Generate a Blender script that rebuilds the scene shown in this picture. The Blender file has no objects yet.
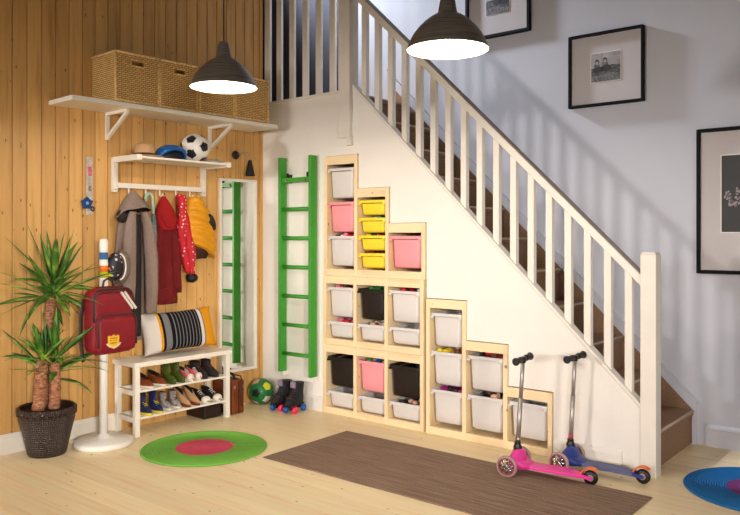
import bpy, math, random
from mathutils import Vector, Matrix, Euler, noise
random.seed(7)
PI = math.pi
SC = bpy.context.scene
COL = SC.collection
BETA = math.radians(2.5)          # the panelled wall opens 2.5 degrees beyond square

# ------------------------------------------------------------------ helpers
def lin(h):
    h = h.lstrip('#')
    v = [int(h[i:i+2], 16)/255 for i in (0, 2, 4)]
    return tuple((c/12.92 if c <= .04045 else ((c+.055)/1.055)**2.4) for c in v) + (1,)

class N:
    """small node helper"""
    def __init__(s, name):
        s.m = bpy.data.materials.new(name); s.m.use_nodes = True
        s.t = s.m.node_tree; s.b = s.t.nodes['Principled BSDF']
    def n(s, typ, **kw):
        x = s.t.nodes.new(typ)
        for k, v in kw.items():
            if k.startswith('i_'):
                key = k[2:]
                key = int(key) if key.isdigit() else key.replace('_', ' ')
                x.inputs[key].default_value = v
            else: setattr(x, k, v)
        return x
    def l(s, a, b): s.t.links.new(a, b)
    def math(s, op, a, b=None, c=None):
        x = s.n('ShaderNodeMath', operation=op)
        for i, v in enumerate((a, b, c)):
            if v is None: continue
            if isinstance(v, (int, float)): x.inputs[i].default_value = v
            else: s.l(v, x.inputs[i])
        return x.outputs[0]
    def comb(s, x, y, z):
        c = s.n('ShaderNodeCombineXYZ')
        for i, v in enumerate((x, y, z)):
            if isinstance(v, (int, float)): c.inputs[i].default_value = v
            else: s.l(v, c.inputs[i])
        return c.outputs[0]
    def xyz(s):
        tc = s.n('ShaderNodeTexCoord'); sp = s.n('ShaderNodeSeparateXYZ')
        s.l(tc.outputs['Object'], sp.inputs[0]); return sp.outputs[0], sp.outputs[1], sp.outputs[2]
    def noise(s, vec, scale, detail=3, rough=.5):
        x = s.n('ShaderNodeTexNoise', i_Scale=scale, i_Detail=detail, i_Roughness=rough)
        s.l(vec, x.inputs['Vector']); return x.outputs['Fac']
    def ramp(s, fac, stops, interp='LINEAR'):
        r = s.n('ShaderNodeValToRGB'); cr = r.color_ramp; cr.interpolation = interp
        while len(cr.elements) < len(stops): cr.elements.new(.5)
        for e, (p, c) in zip(cr.elements, stops): e.position = p; e.color = c if len(c) == 4 else (*c, 1)
        s.l(fac, r.inputs[0]); return r.outputs[0]
    def mix(s, fac, a, b, mode='MIX'):
        x = s.n('ShaderNodeMix', data_type='RGBA', blend_type=mode)
        for i, v in ((0, fac), (6, a), (7, b)):
            if isinstance(v, (int, float, tuple)): x.inputs[i].default_value = v
            else: s.l(v, x.inputs[i])
        return x.outputs[2]
    def bump(s, h, strength=.3, dist=.01):
        b = s.n('ShaderNodeBump', i_Strength=strength, i_Distance=dist)
        s.l(h, b.inputs['Height']); s.l(b.outputs[0], s.b.inputs['Normal'])
    def base(s, c):
        if isinstance(c, tuple): s.b.inputs['Base Color'].default_value = c
        else: s.l(c, s.b.inputs['Base Color'])
    def fin(s, rough=.6, metal=0, spec=.5, **kw):
        s.b.inputs['Roughness'].default_value = rough; s.b.inputs['Metallic'].default_value = metal
        s.b.inputs['Specular IOR Level'].default_value = spec
        for k, v in kw.items(): s.b.inputs[k.replace('_', ' ')].default_value = v
        return s.m

def paint(name, col, rough=.5, metal=0, spec=.4, var=.04, bump=0, scale=6, **kw):
    s = N(name); tc = s.n('ShaderNodeTexCoord')
    f = s.noise(tc.outputs['Object'], scale, 3)
    c = lin(col) if isinstance(col, str) else col
    lo = tuple(x*(1-var*2) for x in c[:3]) + (1,); hi = tuple(min(1, x*(1+var)) for x in c[:3]) + (1,)
    s.base(s.ramp(f, [(.3, lo), (.7, hi)]))
    if bump: s.bump(s.noise(tc.outputs['Object'], bump, 2), .25, .003)
    return s.fin(rough, metal, spec, **kw)

def pine(name, base, dark, pitch, axis, seam=None, rough=.45, grain=1.0, knots=True, tone=.25, kscale=6.5):
    """board wood: `axis` = grain direction index, boards counted across `seam` axis"""
    s = N(name); c = list(s.xyz())
    g = axis; a = seam if seam is not None else (0 if axis != 0 else 1); o = 3-g-a
    bd = s.math('FLOOR', s.math('DIVIDE', c[a], pitch))
    rnd = s.n('ShaderNodeTexWhiteNoise', noise_dimensions='1D'); s.l(bd, rnd.inputs['W'])
    off = s.math('MULTIPLY', rnd.outputs['Value'], 37.0)
    vec = s.comb(s.math('MULTIPLY', s.math('ADD', c[g], off), .9), s.math('MULTIPLY', c[a], 16.0), s.math('MULTIPLY', c[o], 5.0))
    f = s.noise(vec, 1.6, 5, .6)
    vec2 = s.comb(s.math('MULTIPLY', s.math('ADD', c[g], off), 2.5), s.math('MULTIPLY', c[a], 90.0), s.math('MULTIPLY', c[o], 20.0))
    f2 = s.noise(vec2, 1.5, 3, .5)
    B, D = lin(base), lin(dark)
    hi = tuple(min(1, x*1.12) for x in B[:3]) + (1,)
    col = s.ramp(f, [(.22, D), (.46, B), (.7, hi)])
    mid = tuple(.5*(x+y) for x, y in zip(B, D))
    col = s.mix(s.math('MULTIPLY', f2, .32*grain), col, mid)
    tn = s.ramp(rnd.outputs['Value'], [(0, (1-tone, 1-tone*1.15, 1-tone*1.3)), (1, (1, 1, 1))])
    col = s.mix(1.0, col, tn, 'MULTIPLY')
    if knots:
        kv = s.comb(s.math('MULTIPLY', s.math('ADD', c[g], off), 1.0), s.math('MULTIPLY', c[a], 2.6), s.math('MULTIPLY', c[o], 1.0))
        v = s.n('ShaderNodeTexVoronoi', i_Scale=kscale); s.l(kv, v.inputs['Vector'])
        col = s.mix(s.ramp(v.outputs['Distance'], [(.04, (1, 1, 1)), (.10, (0, 0, 0))]), col, tuple(x*.33 for x in D[:3]) + (1,))
    s.base(col); s.bump(f2, .12, .002)
    return s.fin(rough, 0, .4)

class MB:
    """collects shapes and links them as ONE mesh object"""
    def __init__(s): s.v = []; s.f = []; s.m = []; s.sm = []
    def add(s, vs, fs, mi=0, smooth=False, M=None):
        o = len(s.v)
        for p in vs:
            p = Vector(p); s.v.append(M @ p if M is not None else p)
        for f in fs: s.f.append([o+i for i in f]); s.m.append(mi); s.sm.append(smooth)
        return s
    def box(s, a, b, mi=0, M=None):
        x0, x1 = sorted((a[0], b[0])); y0, y1 = sorted((a[1], b[1])); z0, z1 = sorted((a[2], b[2]))
        return s.add([(x0,y0,z0),(x1,y0,z0),(x1,y1,z0),(x0,y1,z0),(x0,y0,z1),(x1,y0,z1),(x1,y1,z1),(x0,y1,z1)],
                     [(0,3,2,1),(4,5,6,7),(0,1,5,4),(1,2,6,5),(2,3,7,6),(3,0,4,7)], mi, False, M)
    def prism(s, poly, axis, a, b, mi=0):
        """polygon (2D list) pushed along axis from a to b; 2D coords are the two other axes in order"""
        n = len(poly); vs = []
        for w in (a, b):
            for p in poly:
                q = list(p); q.insert(axis, w); vs.append(q)
        fs = [list(range(n))[::-1], list(range(n, 2*n))] + [(i, (i+1) % n, n+(i+1) % n, n+i) for i in range(n)]
        return s.add(vs, fs, mi)
    def ring_loft(s, rings, mi=0, smooth=True, cap=True, closed=True):
        n = len(rings[0]); vs = [p for r in rings for p in r]; fs = []
        for i in range(len(rings)-1):
            for j in range(n if closed else n-1):
                k = (j+1) % n
                fs.append((i*n+j, i*n+k, (i+1)*n+k, (i+1)*n+j))
        s.add(vs, fs, mi, smooth)
        if cap and closed:
            s.add(rings[0], [list(range(n))[::-1]], mi, False); s.add(rings[-1], [list(range(n))], mi, False)
        return s
    def tube(s, pts, r, mi=0, seg=10, cap=True, flat=1.0):
        pts = [Vector(p) for p in pts]; rs = r if isinstance(r, (list, tuple)) else [r]*len(pts)
        rings = []; up = None
        for i, p in enumerate(pts):
            t = (pts[min(i+1, len(pts)-1)]-pts[max(i-1, 0)])
            t = t.normalized() if t.length > 1e-9 else Vector((0,0,1))
            if up is None: up = Vector((0,0,1)) if abs(t.z) < .9 else Vector((1,0,0))
            a = t.cross(up)
            if a.length < 1e-6: a = t.orthogonal()
            a.normalize(); b = t.cross(a).normalized(); up = -b if (-b).dot(up) > 0 else b
            rings.append([p + a*math.cos(2*PI*k/seg)*rs[i] + b*math.sin(2*PI*k/seg)*rs[i]*flat for k in range(seg)])
        return s.ring_loft(rings, mi, True, cap)
    def cyl(s, p0, p1, r0, r1=None, mi=0, seg=24): return s.tube([p0, p1], [r0, r0 if r1 is None else r1], mi, seg)
    def lathe(s, prof, c=(0,0,0), mi=0, seg=40, M=None, mats=None):
        vs = []; fs = []; mm = []
        for r, z in prof:
            for k in range(seg):
                a = 2*PI*k/seg; vs.append((c[0]+r*math.cos(a), c[1]+r*math.sin(a), c[2]+z))
        for i in range(len(prof)-1):
            for k in range(seg):
                fs.append((i*seg+k, i*seg+(k+1) % seg, (i+1)*seg+(k+1) % seg, (i+1)*seg+k)); mm.append(mats[i] if mats else mi)
        o = len(s.f); s.add(vs, fs, mi, True, M)
        for i, q in enumerate(mm): s.m[o+i] = q
        return s
    def ball(s, c, r, mi=0, seg=20, rings=12, M=None):
        if not isinstance(r, (tuple, list)): r = (r, r, r)
        vs = [(c[0], c[1], c[2]-r[2])]
        for i in range(1, rings):
            ph = -PI/2 + PI*i/rings
            for k in range(seg):
                a = 2*PI*k/seg; vs.append((c[0]+r[0]*math.cos(ph)*math.cos(a), c[1]+r[1]*math.cos(ph)*math.sin(a), c[2]+r[2]*math.sin(ph)))
        vs.append((c[0], c[1], c[2]+r[2])); n = len(vs)-1; fs = []
        for k in range(seg):
            fs.append((0, 1+(k+1) % seg, 1+k)); b = 1+(rings-2)*seg
            fs.append((n, b+k, b+(k+1) % seg))
            for i in range(rings-2):
                p = 1+i*seg; fs.append((p+k, p+(k+1) % seg, p+seg+(k+1) % seg, p+seg+k))
        return s.add(vs, fs, mi, True, M)
    def build(s, name, mats, parent=None, loc=None, rot=None, bevel=0, bseg=2, sub=0, solid=0):
        me = bpy.data.meshes.new(name)
        me.from_pydata([tuple(v) for v in s.v], [], s.f)
        if not isinstance(mats, (list, tuple)): mats = [mats]
        for m in mats: me.materials.append(m)
        for p, mi, sm in zip(me.polygons, s.m, s.sm): p.material_index = mi; p.use_smooth = sm
        me.validate(); me.update()
        import bmesh
        bm = bmesh.new(); bm.from_mesh(me); bmesh.ops.remove_doubles(bm, verts=bm.verts, dist=1e-6)
        bmesh.ops.recalc_face_normals(bm, faces=bm.faces); bm.to_mesh(me); bm.free()
        o = bpy.data.objects.new(name, me); COL.objects.link(o)
        if parent: o.parent = parent
        if loc: o.location = loc
        if rot: o.rotation_euler = rot
        if solid:
            md = o.modifiers.new('thick', 'SOLIDIFY'); md.thickness = solid; md.offset = 0
        if bevel:
            md = o.modifiers.new('bevel', 'BEVEL'); md.width = bevel; md.segments = bseg; md.limit_method = 'ANGLE'; md.angle_limit = .7
            md.harden_normals = False
        if sub:
            md = o.modifiers.new('sub', 'SUBSURF'); md.levels = sub; md.render_levels = sub
        return o

def tag(o, label, cat, group=None, kind=None):
    o['label'] = label; o['category'] = cat
    if group: o['group'] = group
    if kind: o['kind'] = kind
    return o
def thing(name, label, cat, loc=(0,0,0), rz=0, group=None):
    o = bpy.data.objects.new(name, None); COL.objects.link(o); o.empty_display_size = .05
    o.location = loc; o.rotation_euler = (0, 0, rz)
    return tag(o, label, cat, group)
def A(x, y, z=0):
    """coordinates of the panelled wall (x out of it, y along it from the corner) -> world"""
    c, s = math.cos(-BETA), math.sin(-BETA)
    return (x*c-y*s, x*s+y*c, z)
def copy_tree(o, parent=None):
    c = o.copy(); COL.objects.link(c); c.parent = parent
    for ch in list(o.children): copy_tree(ch, c)
    return c
def struct(o, cat=None): o['kind'] = 'structure'; return o
def Rz(a): return Matrix.Rotation(a, 4, 'Z')
def Tm(*v): return Matrix.Translation(Vector(v))

# ------------------------------------------------------------------ materials
M = {}
M['panel'] = pine('pine_panelling', '#E6B670', '#B98040', .094, 2, 1, .5, tone=.2)
M['floor'] = pine('pine_floor', '#FFEAC0', '#EEC68A', 0.17, 0, 1, .38, tone=.10)
M['pine'] = pine('pale_pine', '#F2DAB0', '#DDB682', .5, 0, 1, .5, tone=0)
M['pinev'] = pine('pale_pine_upright', '#F2DAB0', '#DDB682', .5, 2, 1, .5, tone=0)
M['cream'] = paint('cream_wall_paint', '#F1ECE4', .85, var=.02, bump=60, scale=2)
M['grey'] = paint('pale_grey_wall_paint', '#D0D1DA', .85, var=.02, bump=60, scale=2)
M['taupe'] = paint('taupe_wall_paint', '#8C857C', .9)
M['slate'] = paint('slate_blue_wall_paint', '#55535E', .85, var=.04, scale=2)  # dim light on the landing put into the wall colour
M['ceil'] = paint('ceiling_paint', '#A8A4A0', .9, var=.02)
M['trim'] = paint('white_gloss_trim', '#ECE6DC', .4, var=.02)
M['white'] = paint('white_painted_wood', '#EFE9DD', .42, var=.03)
M['enamel'] = paint('white_enamel', '#F0ECE4', .3, var=.01)
M['carpet'] = paint('beige_stair_carpet', '#9A7A60', .95, var=.10, bump=220, scale=90)
M['nosing'] = paint('worn_carpet_edge', '#C4AE96', .9, var=.05)  # paler carpet colour stands in for light catching the tread edges
M['black'] = paint('black_plastic', '#141313', .35, var=.05)
M['blackm'] = paint('black_matt', '#1A1918', .6, var=.05)
M['chrome'] = paint('chrome', '#C9C6C0', .18, 1.0, var=.02)
M['stem'] = paint('satin_aluminium', '#B4AEA8', .42, .7, var=.03)
M['railcap'] = paint('dark_taupe_rail_top', '#9A9088', .5)
M['steel'] = paint('satin_steel', '#B9B5AD', .35, 1.0, var=.04)
M['green'] = paint('green_ladder_paint', '#3F9A2E', .4, var=.04)
M['tubw'] = paint('white_tub_plastic', '#DAD6D3', .35, var=.02, Subsurface_Weight=.0)
M['tubp'] = paint('pink_tub_plastic', '#F09CA4', .35, var=.02)
M['tuby'] = paint('yellow_tub_plastic', '#F2DA3C', .35, var=.02)
M['tubk'] = paint('dark_brown_tub_plastic', '#241B18', .45, spec=.25, var=.03)
M['mirror'] = paint('mirror_glass', '#F2F4F2', .01, 1.0, var=0)
M['red'] = paint('dark_red_wool', '#660A0E', .9, var=.08, bump=160, scale=14)
M['redh'] = paint('bright_red_wool', '#9C1014', .9, var=.06, bump=160, scale=14)
M['burg'] = paint('burgundy_nylon', '#7C0C1C', .5, var=.08, bump=90, scale=9)
M['burgd'] = paint('dark_zip_tape', '#3A2A28', .6, var=.05)
M['gcoat'] = paint('grey_brown_tweed', '#87756C', .95, var=.05, bump=200, scale=60)
M['gdark'] = paint('dark_coat_lining', '#231A18', .8, var=.1)
M['yel'] = paint('mustard_quilted_nylon', '#DE9A12', .55, var=.08, scale=10)
M['brownfur'] = paint('brown_lining', '#40231A', .9, var=.25, bump=90, scale=25)
M['mint'] = paint('mint_plastic', '#9CC4B2', .35, var=.03)
M['felt'] = paint('tan_felt', '#C39A72', .9, var=.06, bump=150)
M['band'] = paint('hat_ribbon', '#3A2A1C', .7)
M['soil'] = paint('potting_soil', '#2A1C12', .95, var=.3, bump=40, scale=30)
M['rubber'] = paint('tyre_rubber', '#D9B9B0', .5, var=.03)
M['rub2'] = paint('clear_grey_tyre', '#A98C88', .4, var=.03)
M['pinkp'] = paint('hot_pink_plastic', '#E83E9C', .35, var=.04)
M['bluep'] = paint('navy_plastic', '#2C3C86', .4, var=.04)
M['greyblue'] = paint('grey_blue_deck', '#5C628C', .6, var=.04)
M['orange'] = paint('orange_plastic', '#F2701E', .35, var=.03)
M['redd'] = paint('red_stem_sticker', '#A8484A', .4)
M['wheelblue'] = paint('blue_wheel', '#1D5FB0', .35)
M['wheelpink'] = paint('pink_wheel', '#F02A5A', .35)
M['purplegrey'] = paint('grey_lilac_tongue', '#8A7A90', .7)
M['leather'] = paint('brown_leather', '#7A3B1C', .45, var=.16, bump=60, scale=9)
M['leatherd'] = paint('dark_brown_leather', '#22120C', .5, var=.15, scale=9)
M['olive'] = paint('olive_green_rubber', '#47561C', .4, var=.06)
M['pinks'] = paint('pink_canvas', '#E66A72', .7, var=.06)
M['beige'] = paint('beige_suede', '#C49A72', .8, var=.08)
M['shoewhite'] = paint('off_white_rubber_sole', '#E8E2D6', .5)
M['shoeyel'] = paint('yellow_rubber_sole', '#E8D31E', .45)
M['shoeblue'] = paint('dark_blue_boot', '#1E2A5C', .5, var=.2, scale=40)
M['shoeblk'] = paint('black_canvas', '#17161A', .7, var=.1)
M['shoegrey'] = paint('grey_white_canvas', '#A49C98', .7, var=.25, scale=45)
M['hiking'] = paint('dark_hiking_nubuck', '#2C2528', .7, var=.2, scale=18)
M['gold'] = paint('yellow_crest', '#E9B52A', .6)
M['crestw'] = paint('crest_scroll', '#D9CDB0', .6)
M['photoframe'] = paint('black_frame_lacquer', '#080707', .6, spec=.15)
M['mat'] = paint('passe_partout_board', '#D0CACB', .9, var=.01)
M['helm'] = paint('blue_helmet_shell', '#1666B4', .25, var=.15, scale=16)
M['helmd'] = paint('dark_helmet_liner', '#10151F', .5)
M['bulb'] = None

def emis(name, col, st):
    s = N(name); s.base(lin(col)); s.b.inputs['Emission Color'].default_value = lin(col); s.b.inputs['Emission Strength'].default_value = st
    return s.fin(.5)
M['bulb'] = emis('lamp_bulb_glow', '#FFE9C4', 30)

def wicker(name, base, dark, sx=42, sz=85):
    s = N(name); x, y, z = s.xyz()
    u = s.math('ADD', x, y)
    v = s.comb(u, z, 0)
    b = s.n('ShaderNodeTexBrick', i_Scale=1.0, i_Mortar_Size=.0022, i_Mortar_Smooth=.6, i_Brick_Width=.030, i_Row_Height=.0135)
    b.offset = .5
    b.inputs['Color1'].default_value = lin(base); b.inputs['Color2'].default_value = tuple(c*.72 for c in lin(base)[:3]) + (1,)
    b.inputs['Mortar'].default_value = lin(dark); s.l(v, b.inputs['Vector'])
    tc = s.n('ShaderNodeTexCoord'); f = s.noise(tc.outputs['Object'], 30, 3)
    c = s.mix(s.math('MULTIPLY', f, .6), b.outputs['Color'], lin('#E2AE62'))
    s.base(s.mix(s.math('MULTIPLY', b.outputs['Fac'], .8), c, lin(dark)))
    h = s.math('SUBTRACT', 1.0, b.outputs['Fac'])
    w = s.math('SINE', s.math('MULTIPLY', z, 2*PI/.021)); w2 = s.math('SINE', s.math('MULTIPLY', u, 2*PI/.026))
    s.bump(s.math('ADD', h, s.math('MULTIPLY', w2, .25)), .9, .006)
    return s.fin(.6, 0, .3)
M['wicker'] = wicker('woven_rattan', '#F6CC84', '#7A5226')
M['rim'] = paint('rattan_rim', '#F0C684', .55, var=.2, scale=60)

def potmat():
    s = N('black_brown_woven_pot'); x, y, z = s.xyz()
    a = s.math('MULTIPLY', s.math('ARCTAN2', y, x), .17)
    d1 = s.math('SINE', s.math('MULTIPLY', s.math('ADD', a, z), 2*PI/.026))
    d2 = s.math('SINE', s.math('MULTIPLY', s.math('SUBTRACT', a, z), 2*PI/.026))
    h = s.math('MULTIPLY', d1, d2)
    s.base(s.ramp(s.math('MULTIPLY_ADD', h, .5, .5), [(.15, lin('#080403')), (.85, lin('#3C2016'))]))
    s.bump(h, .8, .004)
    return s.fin(.32, 0, .6)
M['pot'] = potmat()

def trunkmat():
    s = N('yucca_bark'); x, y, z = s.xyz(); tc = s.n('ShaderNodeTexCoord')
    f = s.noise(s.comb(s.math('MULTIPLY', x, 1), s.math('MULTIPLY', y, 1), s.math('MULTIPLY', z, 2.2)), 38, 5, .7)
    s.base(s.ramp(f, [(.3, lin('#5C3222')), (.5, lin('#9A6344')), (.7, lin('#C99A78'))]))
    s.bump(f, .7, .008); return s.fin(.85)
M['bark'] = trunkmat()
def leafmat():
    s = N('yucca_leaf'); tc = s.n('ShaderNodeTexCoord')
    f = s.noise(tc.outputs['Object'], 9, 3)
    s.base(s.ramp(f, [(.3, lin('#26501E')), (.52, lin('#4C7E2A')), (.72, lin('#A0B848'))]))
    return s.fin(.38, 0, .5)
M['leaf'] = leafmat()

def ringrug(name, inner, outer, r, ri):
    s = N(name); x, y, z = s.xyz()
    d = s.math('SQRT', s.math('ADD', s.math('MULTIPLY', x, x), s.math('MULTIPLY', y, y)))
    w = s.math('SINE', s.math('MULTIPLY', d, 2*PI/.013))
    c = s.ramp(s.math('DIVIDE', d, r), [(0, lin(inner)), (ri/r, lin(outer))], 'CONSTANT')
    s.base(s.mix(s.math('MULTIPLY_ADD', w, .14, .16), c, (.02, .05, .02, 1)))
    s.bump(w, .8, .004); return s.fin(.85, 0, .2)
M['rugg'] = ringrug('green_pink_coiled_rug', '#FA5E80', '#84CC50', .4, .185)
M['rugb'] = ringrug('blue_purple_coiled_rug', '#8A3A86', '#1C78C4', .4, .185)
def flatweave():
    s = N('brown_flatwoven_rug'); x, y, z = s.xyz()
    f = s.noise(s.comb(s.math('MULTIPLY', x, 3.0), s.math('MULTIPLY', y, 130.0), 0), 1.0, 4, .7)
    g = s.noise(s.comb(s.math('MULTIPLY', x, 260.0), s.math('MULTIPLY', y, 60.0), 0), 1.0, 2)
    c = s.ramp(f, [(.35, lin('#5A483E')), (.5, lin('#8C7464')), (.65, lin('#B49C88'))])
    s.base(s.mix(.35, c, s.ramp(g, [(.3, lin('#54443A')), (.7, lin('#A08876'))])))
    s.bump(g, .5, .003); return s.fin(.95, 0, .1)
M['weave'] = flatweave()
def cushmat():
    s = N('striped_cushion_cotton'); x, y, z = s.xyz()
    u = s.math('DIVIDE', s.math('ADD', y, .31), .62)
    W_, O, K, G = lin('#D9D3CC'), lin('#E39A1E'), lin('#17171B'), lin('#77777A')
    st = [(0, W_), (.185, O), (.215, K), (.25, G), (.325, K)]
    p = .375
    while p < .72: st += [(p, G), (p+.014, K)]; p += .047
    st = st[:24] + [(.745, W_), (.79, G), (.81, O)]
    s.base(s.ramp(u, st, 'CONSTANT')); tc = s.n('ShaderNodeTexCoord'); s.bump(s.noise(tc.outputs['Object'], 220, 2), .3, .002)
    return s.fin(.9, 0, .1)
M['cush'] = cushmat()
def dots():
    s = N('red_scarf_white_dots'); tc = s.n('ShaderNodeTexCoord')
    v = s.n('ShaderNodeTexVoronoi', i_Scale=34.0, i_Randomness=.5); s.l(tc.outputs['Object'], v.inputs['Vector'])
    s.base(s.ramp(v.outputs['Distance'], [(.2, lin('#E8C8C6')), (.26, lin('#C01228'))])); return s.fin(.7)
M['dots'] = dots()
def spotted(name, a, b, c, scale, th):
    s = N(name); tc = s.n('ShaderNodeTexCoord')
    v = s.n('ShaderNodeTexVoronoi', i_Scale=float(scale)); s.l(tc.outputs['Object'], v.inputs['Vector'])
    col = s.mix(s.ramp(v.outputs['Distance'], [(th, (1,1,1)), (th+.04, (0,0,0))]), lin(a), lin(b))
    f = s.noise(tc.outputs['Object'], scale*.7, 2)
    s.base(s.mix(s.ramp(f, [(.58, (0,0,0)), (.62, (1,1,1))]), col, lin(c))); return s.fin(.5)
M['totem'] = spotted('black_print_fabric', '#15141C', '#CFC7CC', '#3A3550', 26, .22)
def panelball(name, base, patches, scale):
    return None

# ------------------------------------------------------------------ room shell
WALL_H = 4.9
def wallA():
    mb = MB(); p = .094; y = 0.0; i = 0
    mb.box((-.12, -3.1, 0), (-.012, .0, WALL_H))
    while y > -3.05:
        y1 = y-p+.003
        mb.add([(-.012, y, 0), (-.003, y-.001, 0), (0, y-.005, 0), (0, y1+.005, 0), (-.003, y1+.001, 0), (-.012, y1, 0),
                (-.012, y, WALL_H), (-.003, y-.001, WALL_H), (0, y-.005, WALL_H), (0, y1+.005, WALL_H), (-.003, y1+.001, WALL_H), (-.012, y1, WALL_H)],
               [(0,1,7,6), (1,2,8,7), (2,3,9,8), (3,4,10,9), (4,5,11,10)])
        y -= p
    return struct(mb.build('wall_left', M['panel'], rot=(0, 0, -BETA)))
wallA()
mb = MB(); mb.box((0, -.03, 0), (.012, 0, 2.45)); mb.box((0, -.03, 2.45), (.012, -.002, WALL_H))
struct(mb.build('trim_1', M['panel'], rot=(0, 0, -BETA)))
# skirting board along the panelled wall
def skirting(name, mat, length, h, loc, rz, t=.016):
    mb = MB(); mb.prism([(0, 0), (t, 0), (t, h-.022), (t*.55, h-.008), (t*.5, h), (0, h)], 1, 0, length)   # x,z profile along y
    return struct(mb.build(name, mat, loc=loc, rot=(0, 0, rz)))
b = MB(); b.prism([(0.001, 0), (.017, 0), (.017, .1), (.01, .117), (.009, .125), (.001, .125)], 1, -3.0, -1.36)
struct(b.build('baseboard_left', M['trim'], rot=(0, 0, -BETA)))

# wall under the stairs, with the stepped opening the storage stands in
poly = [(0, 0), (.715, 0), (.715, 2.003), (1.066, 2.003), (1.066, 1.741), (1.366, 1.741), (1.366, 1.475), (1.689, 1.475),
        (1.689, .945), (2.02, .945), (2.02, .677), (2.333, .677), (2.333, .408), (2.645, .408), (2.645, 0), (3.187, 0), (3.187, .378),
        (.99, 2.525), (.87, 2.48), (0, 2.48)]
mb = MB(); mb.prism([(x, z) for x, z in poly], 1, 0, .06)
struct(mb.build('wall_stair', M['cream']))
for x0, x1, nm in ((.02, .71, 'baseboard_stair'), (2.65, 3.08, 'baseboard_newel')):
    mb = MB(); mb.prism([(0, 0), (-.014, 0), (-.014, .095), (-.008, .112), (-.007, .12), (0, .12)], 0, x0, x1)
    struct(mb.build(nm, M['trim'], loc=(0, -.0005, 0)))
# back wall behind the stairs, landing walls
YB = .88
mb = MB(); mb.box((.15, YB, -.1), (7.2, YB+.12, WALL_H)); struct(mb.build('wall_back', M['grey']))
mb = MB(); mb.box((-1.6, YB, 2.2), (.149, YB+.12, WALL_H)); mb.box((-1.6, 0, 2.2), (-1.5, YB, WALL_H)); mb.box((-1.5, .0, 2.2), (-.13, .1, WALL_H))
struct(mb.build('wall_landing', M['slate']))
mb = MB(); mb.box((-1.5, .102, 2.32), (.70, YB-.001, 2.5)); struct(mb.build('floor_landing', M['carpet']))
mb = MB(); mb.box((-2.2, -6.6, -.1), (7.2, YB, 0)); struct(mb.build('floor', M['floor']))
mb = MB(); mb.box((-2.2, -6.6, WALL_H), (7.2, YB+.12, WALL_H+.1)); struct(mb.build('ceiling', M['ceil']))
mb = MB()
for a, b2 in (((-6.5, 0), (-6.2, WALL_H)), ((-3.0, 0), (YB, WALL_H)), ((-6.2, 0), (-3.0, .3)), ((-6.2, 2.05), (-3.0, WALL_H))): mb.box((7.1, a[0], a[1]), (7.2, b2[0], b2[1]))
struct(mb.build('wall_right', M['taupe']))
# front wall with two window openings (behind the camera, added to shape the light)
mb = MB(); Y0, Y1 = -6.6, -6.5
for a, b2 in (((-2.2, 0), (-1.3, WALL_H)), ((-1.3, 0), (1.7, .3)), ((-1.3, 2.36), (1.7, WALL_H)), ((1.7, 0), (2.2, WALL_H)),
              ((2.2, 0), (6.2, .3)), ((2.2, 2.28), (6.2, WALL_H)), ((6.2, 0), (7.1, WALL_H))):
    mb.box((a[0], Y0, a[1]), (b2[0], Y1, b2[1]))
struct(mb.build('wall_front', M['taupe']))
mb = MB(); mb.box((-2.2, -6.5, 0), (-2.1, -3.1, WALL_H)); mb.box((-2.1, -3.2, 0), (-.2, -3.11, WALL_H)); struct(mb.build('wall_alcove', M['taupe']))
for i, (x0, x1, z0, z1) in enumerate(((-1.3, 1.7, .3, 2.36), (2.2, 6.2, .3, 2.28))):
    mb = MB(); w = .05
    mb.box((x0, -6.58, z0), (x0+w, -6.52, z1)); mb.box((x1-w, -6.58, z0), (x1, -6.52, z1))
    mb.box((x0+w, -6.58, z0), (x1-w, -6.52, z0+w)); mb.box((x0+w, -6.58, z1-w), (x1-w, -6.52, z1))
    struct(mb.build('window_%d' % (i+1), M['white']))  # unseen frames, added round the openings for the area lights
mb = MB(); w = .05
for a, b2 in (((-6.2, .3), (-6.15, 2.05)), ((-3.05, .3), (-3.0, 2.05)), ((-6.15, .3), (-3.05, .35)), ((-6.15, 2.0), (-3.05, 2.05))): mb.box((7.12, a[0], a[1]), (7.18, b2[0], b2[1]))
struct(mb.build('window_3', M['white']))  # unseen opening added for the light from the right
# skirtings on the back wall: level piece and the sloping stair string
mb = MB(); mb.prism([(YB, 0), (YB-.014, 0), (YB-.014, .11), (YB-.02, .118), (YB-.018, .13), (YB-.008, .14), (YB, .145)], 0, 3.31, 7.1)
struct(mb.build('baseboard_back', M['grey']))
RISE, GO, X1 = .2277, .2325, 3.225
def nose(x): return RISE + (X1-x)*RISE/GO
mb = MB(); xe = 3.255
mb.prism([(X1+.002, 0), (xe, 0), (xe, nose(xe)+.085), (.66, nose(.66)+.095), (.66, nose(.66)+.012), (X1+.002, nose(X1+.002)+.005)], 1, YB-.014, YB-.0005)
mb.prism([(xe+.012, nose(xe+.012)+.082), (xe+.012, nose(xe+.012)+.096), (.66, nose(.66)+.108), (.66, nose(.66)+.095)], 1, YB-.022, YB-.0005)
struct(mb.build('trim_2', M['grey']))

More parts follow.
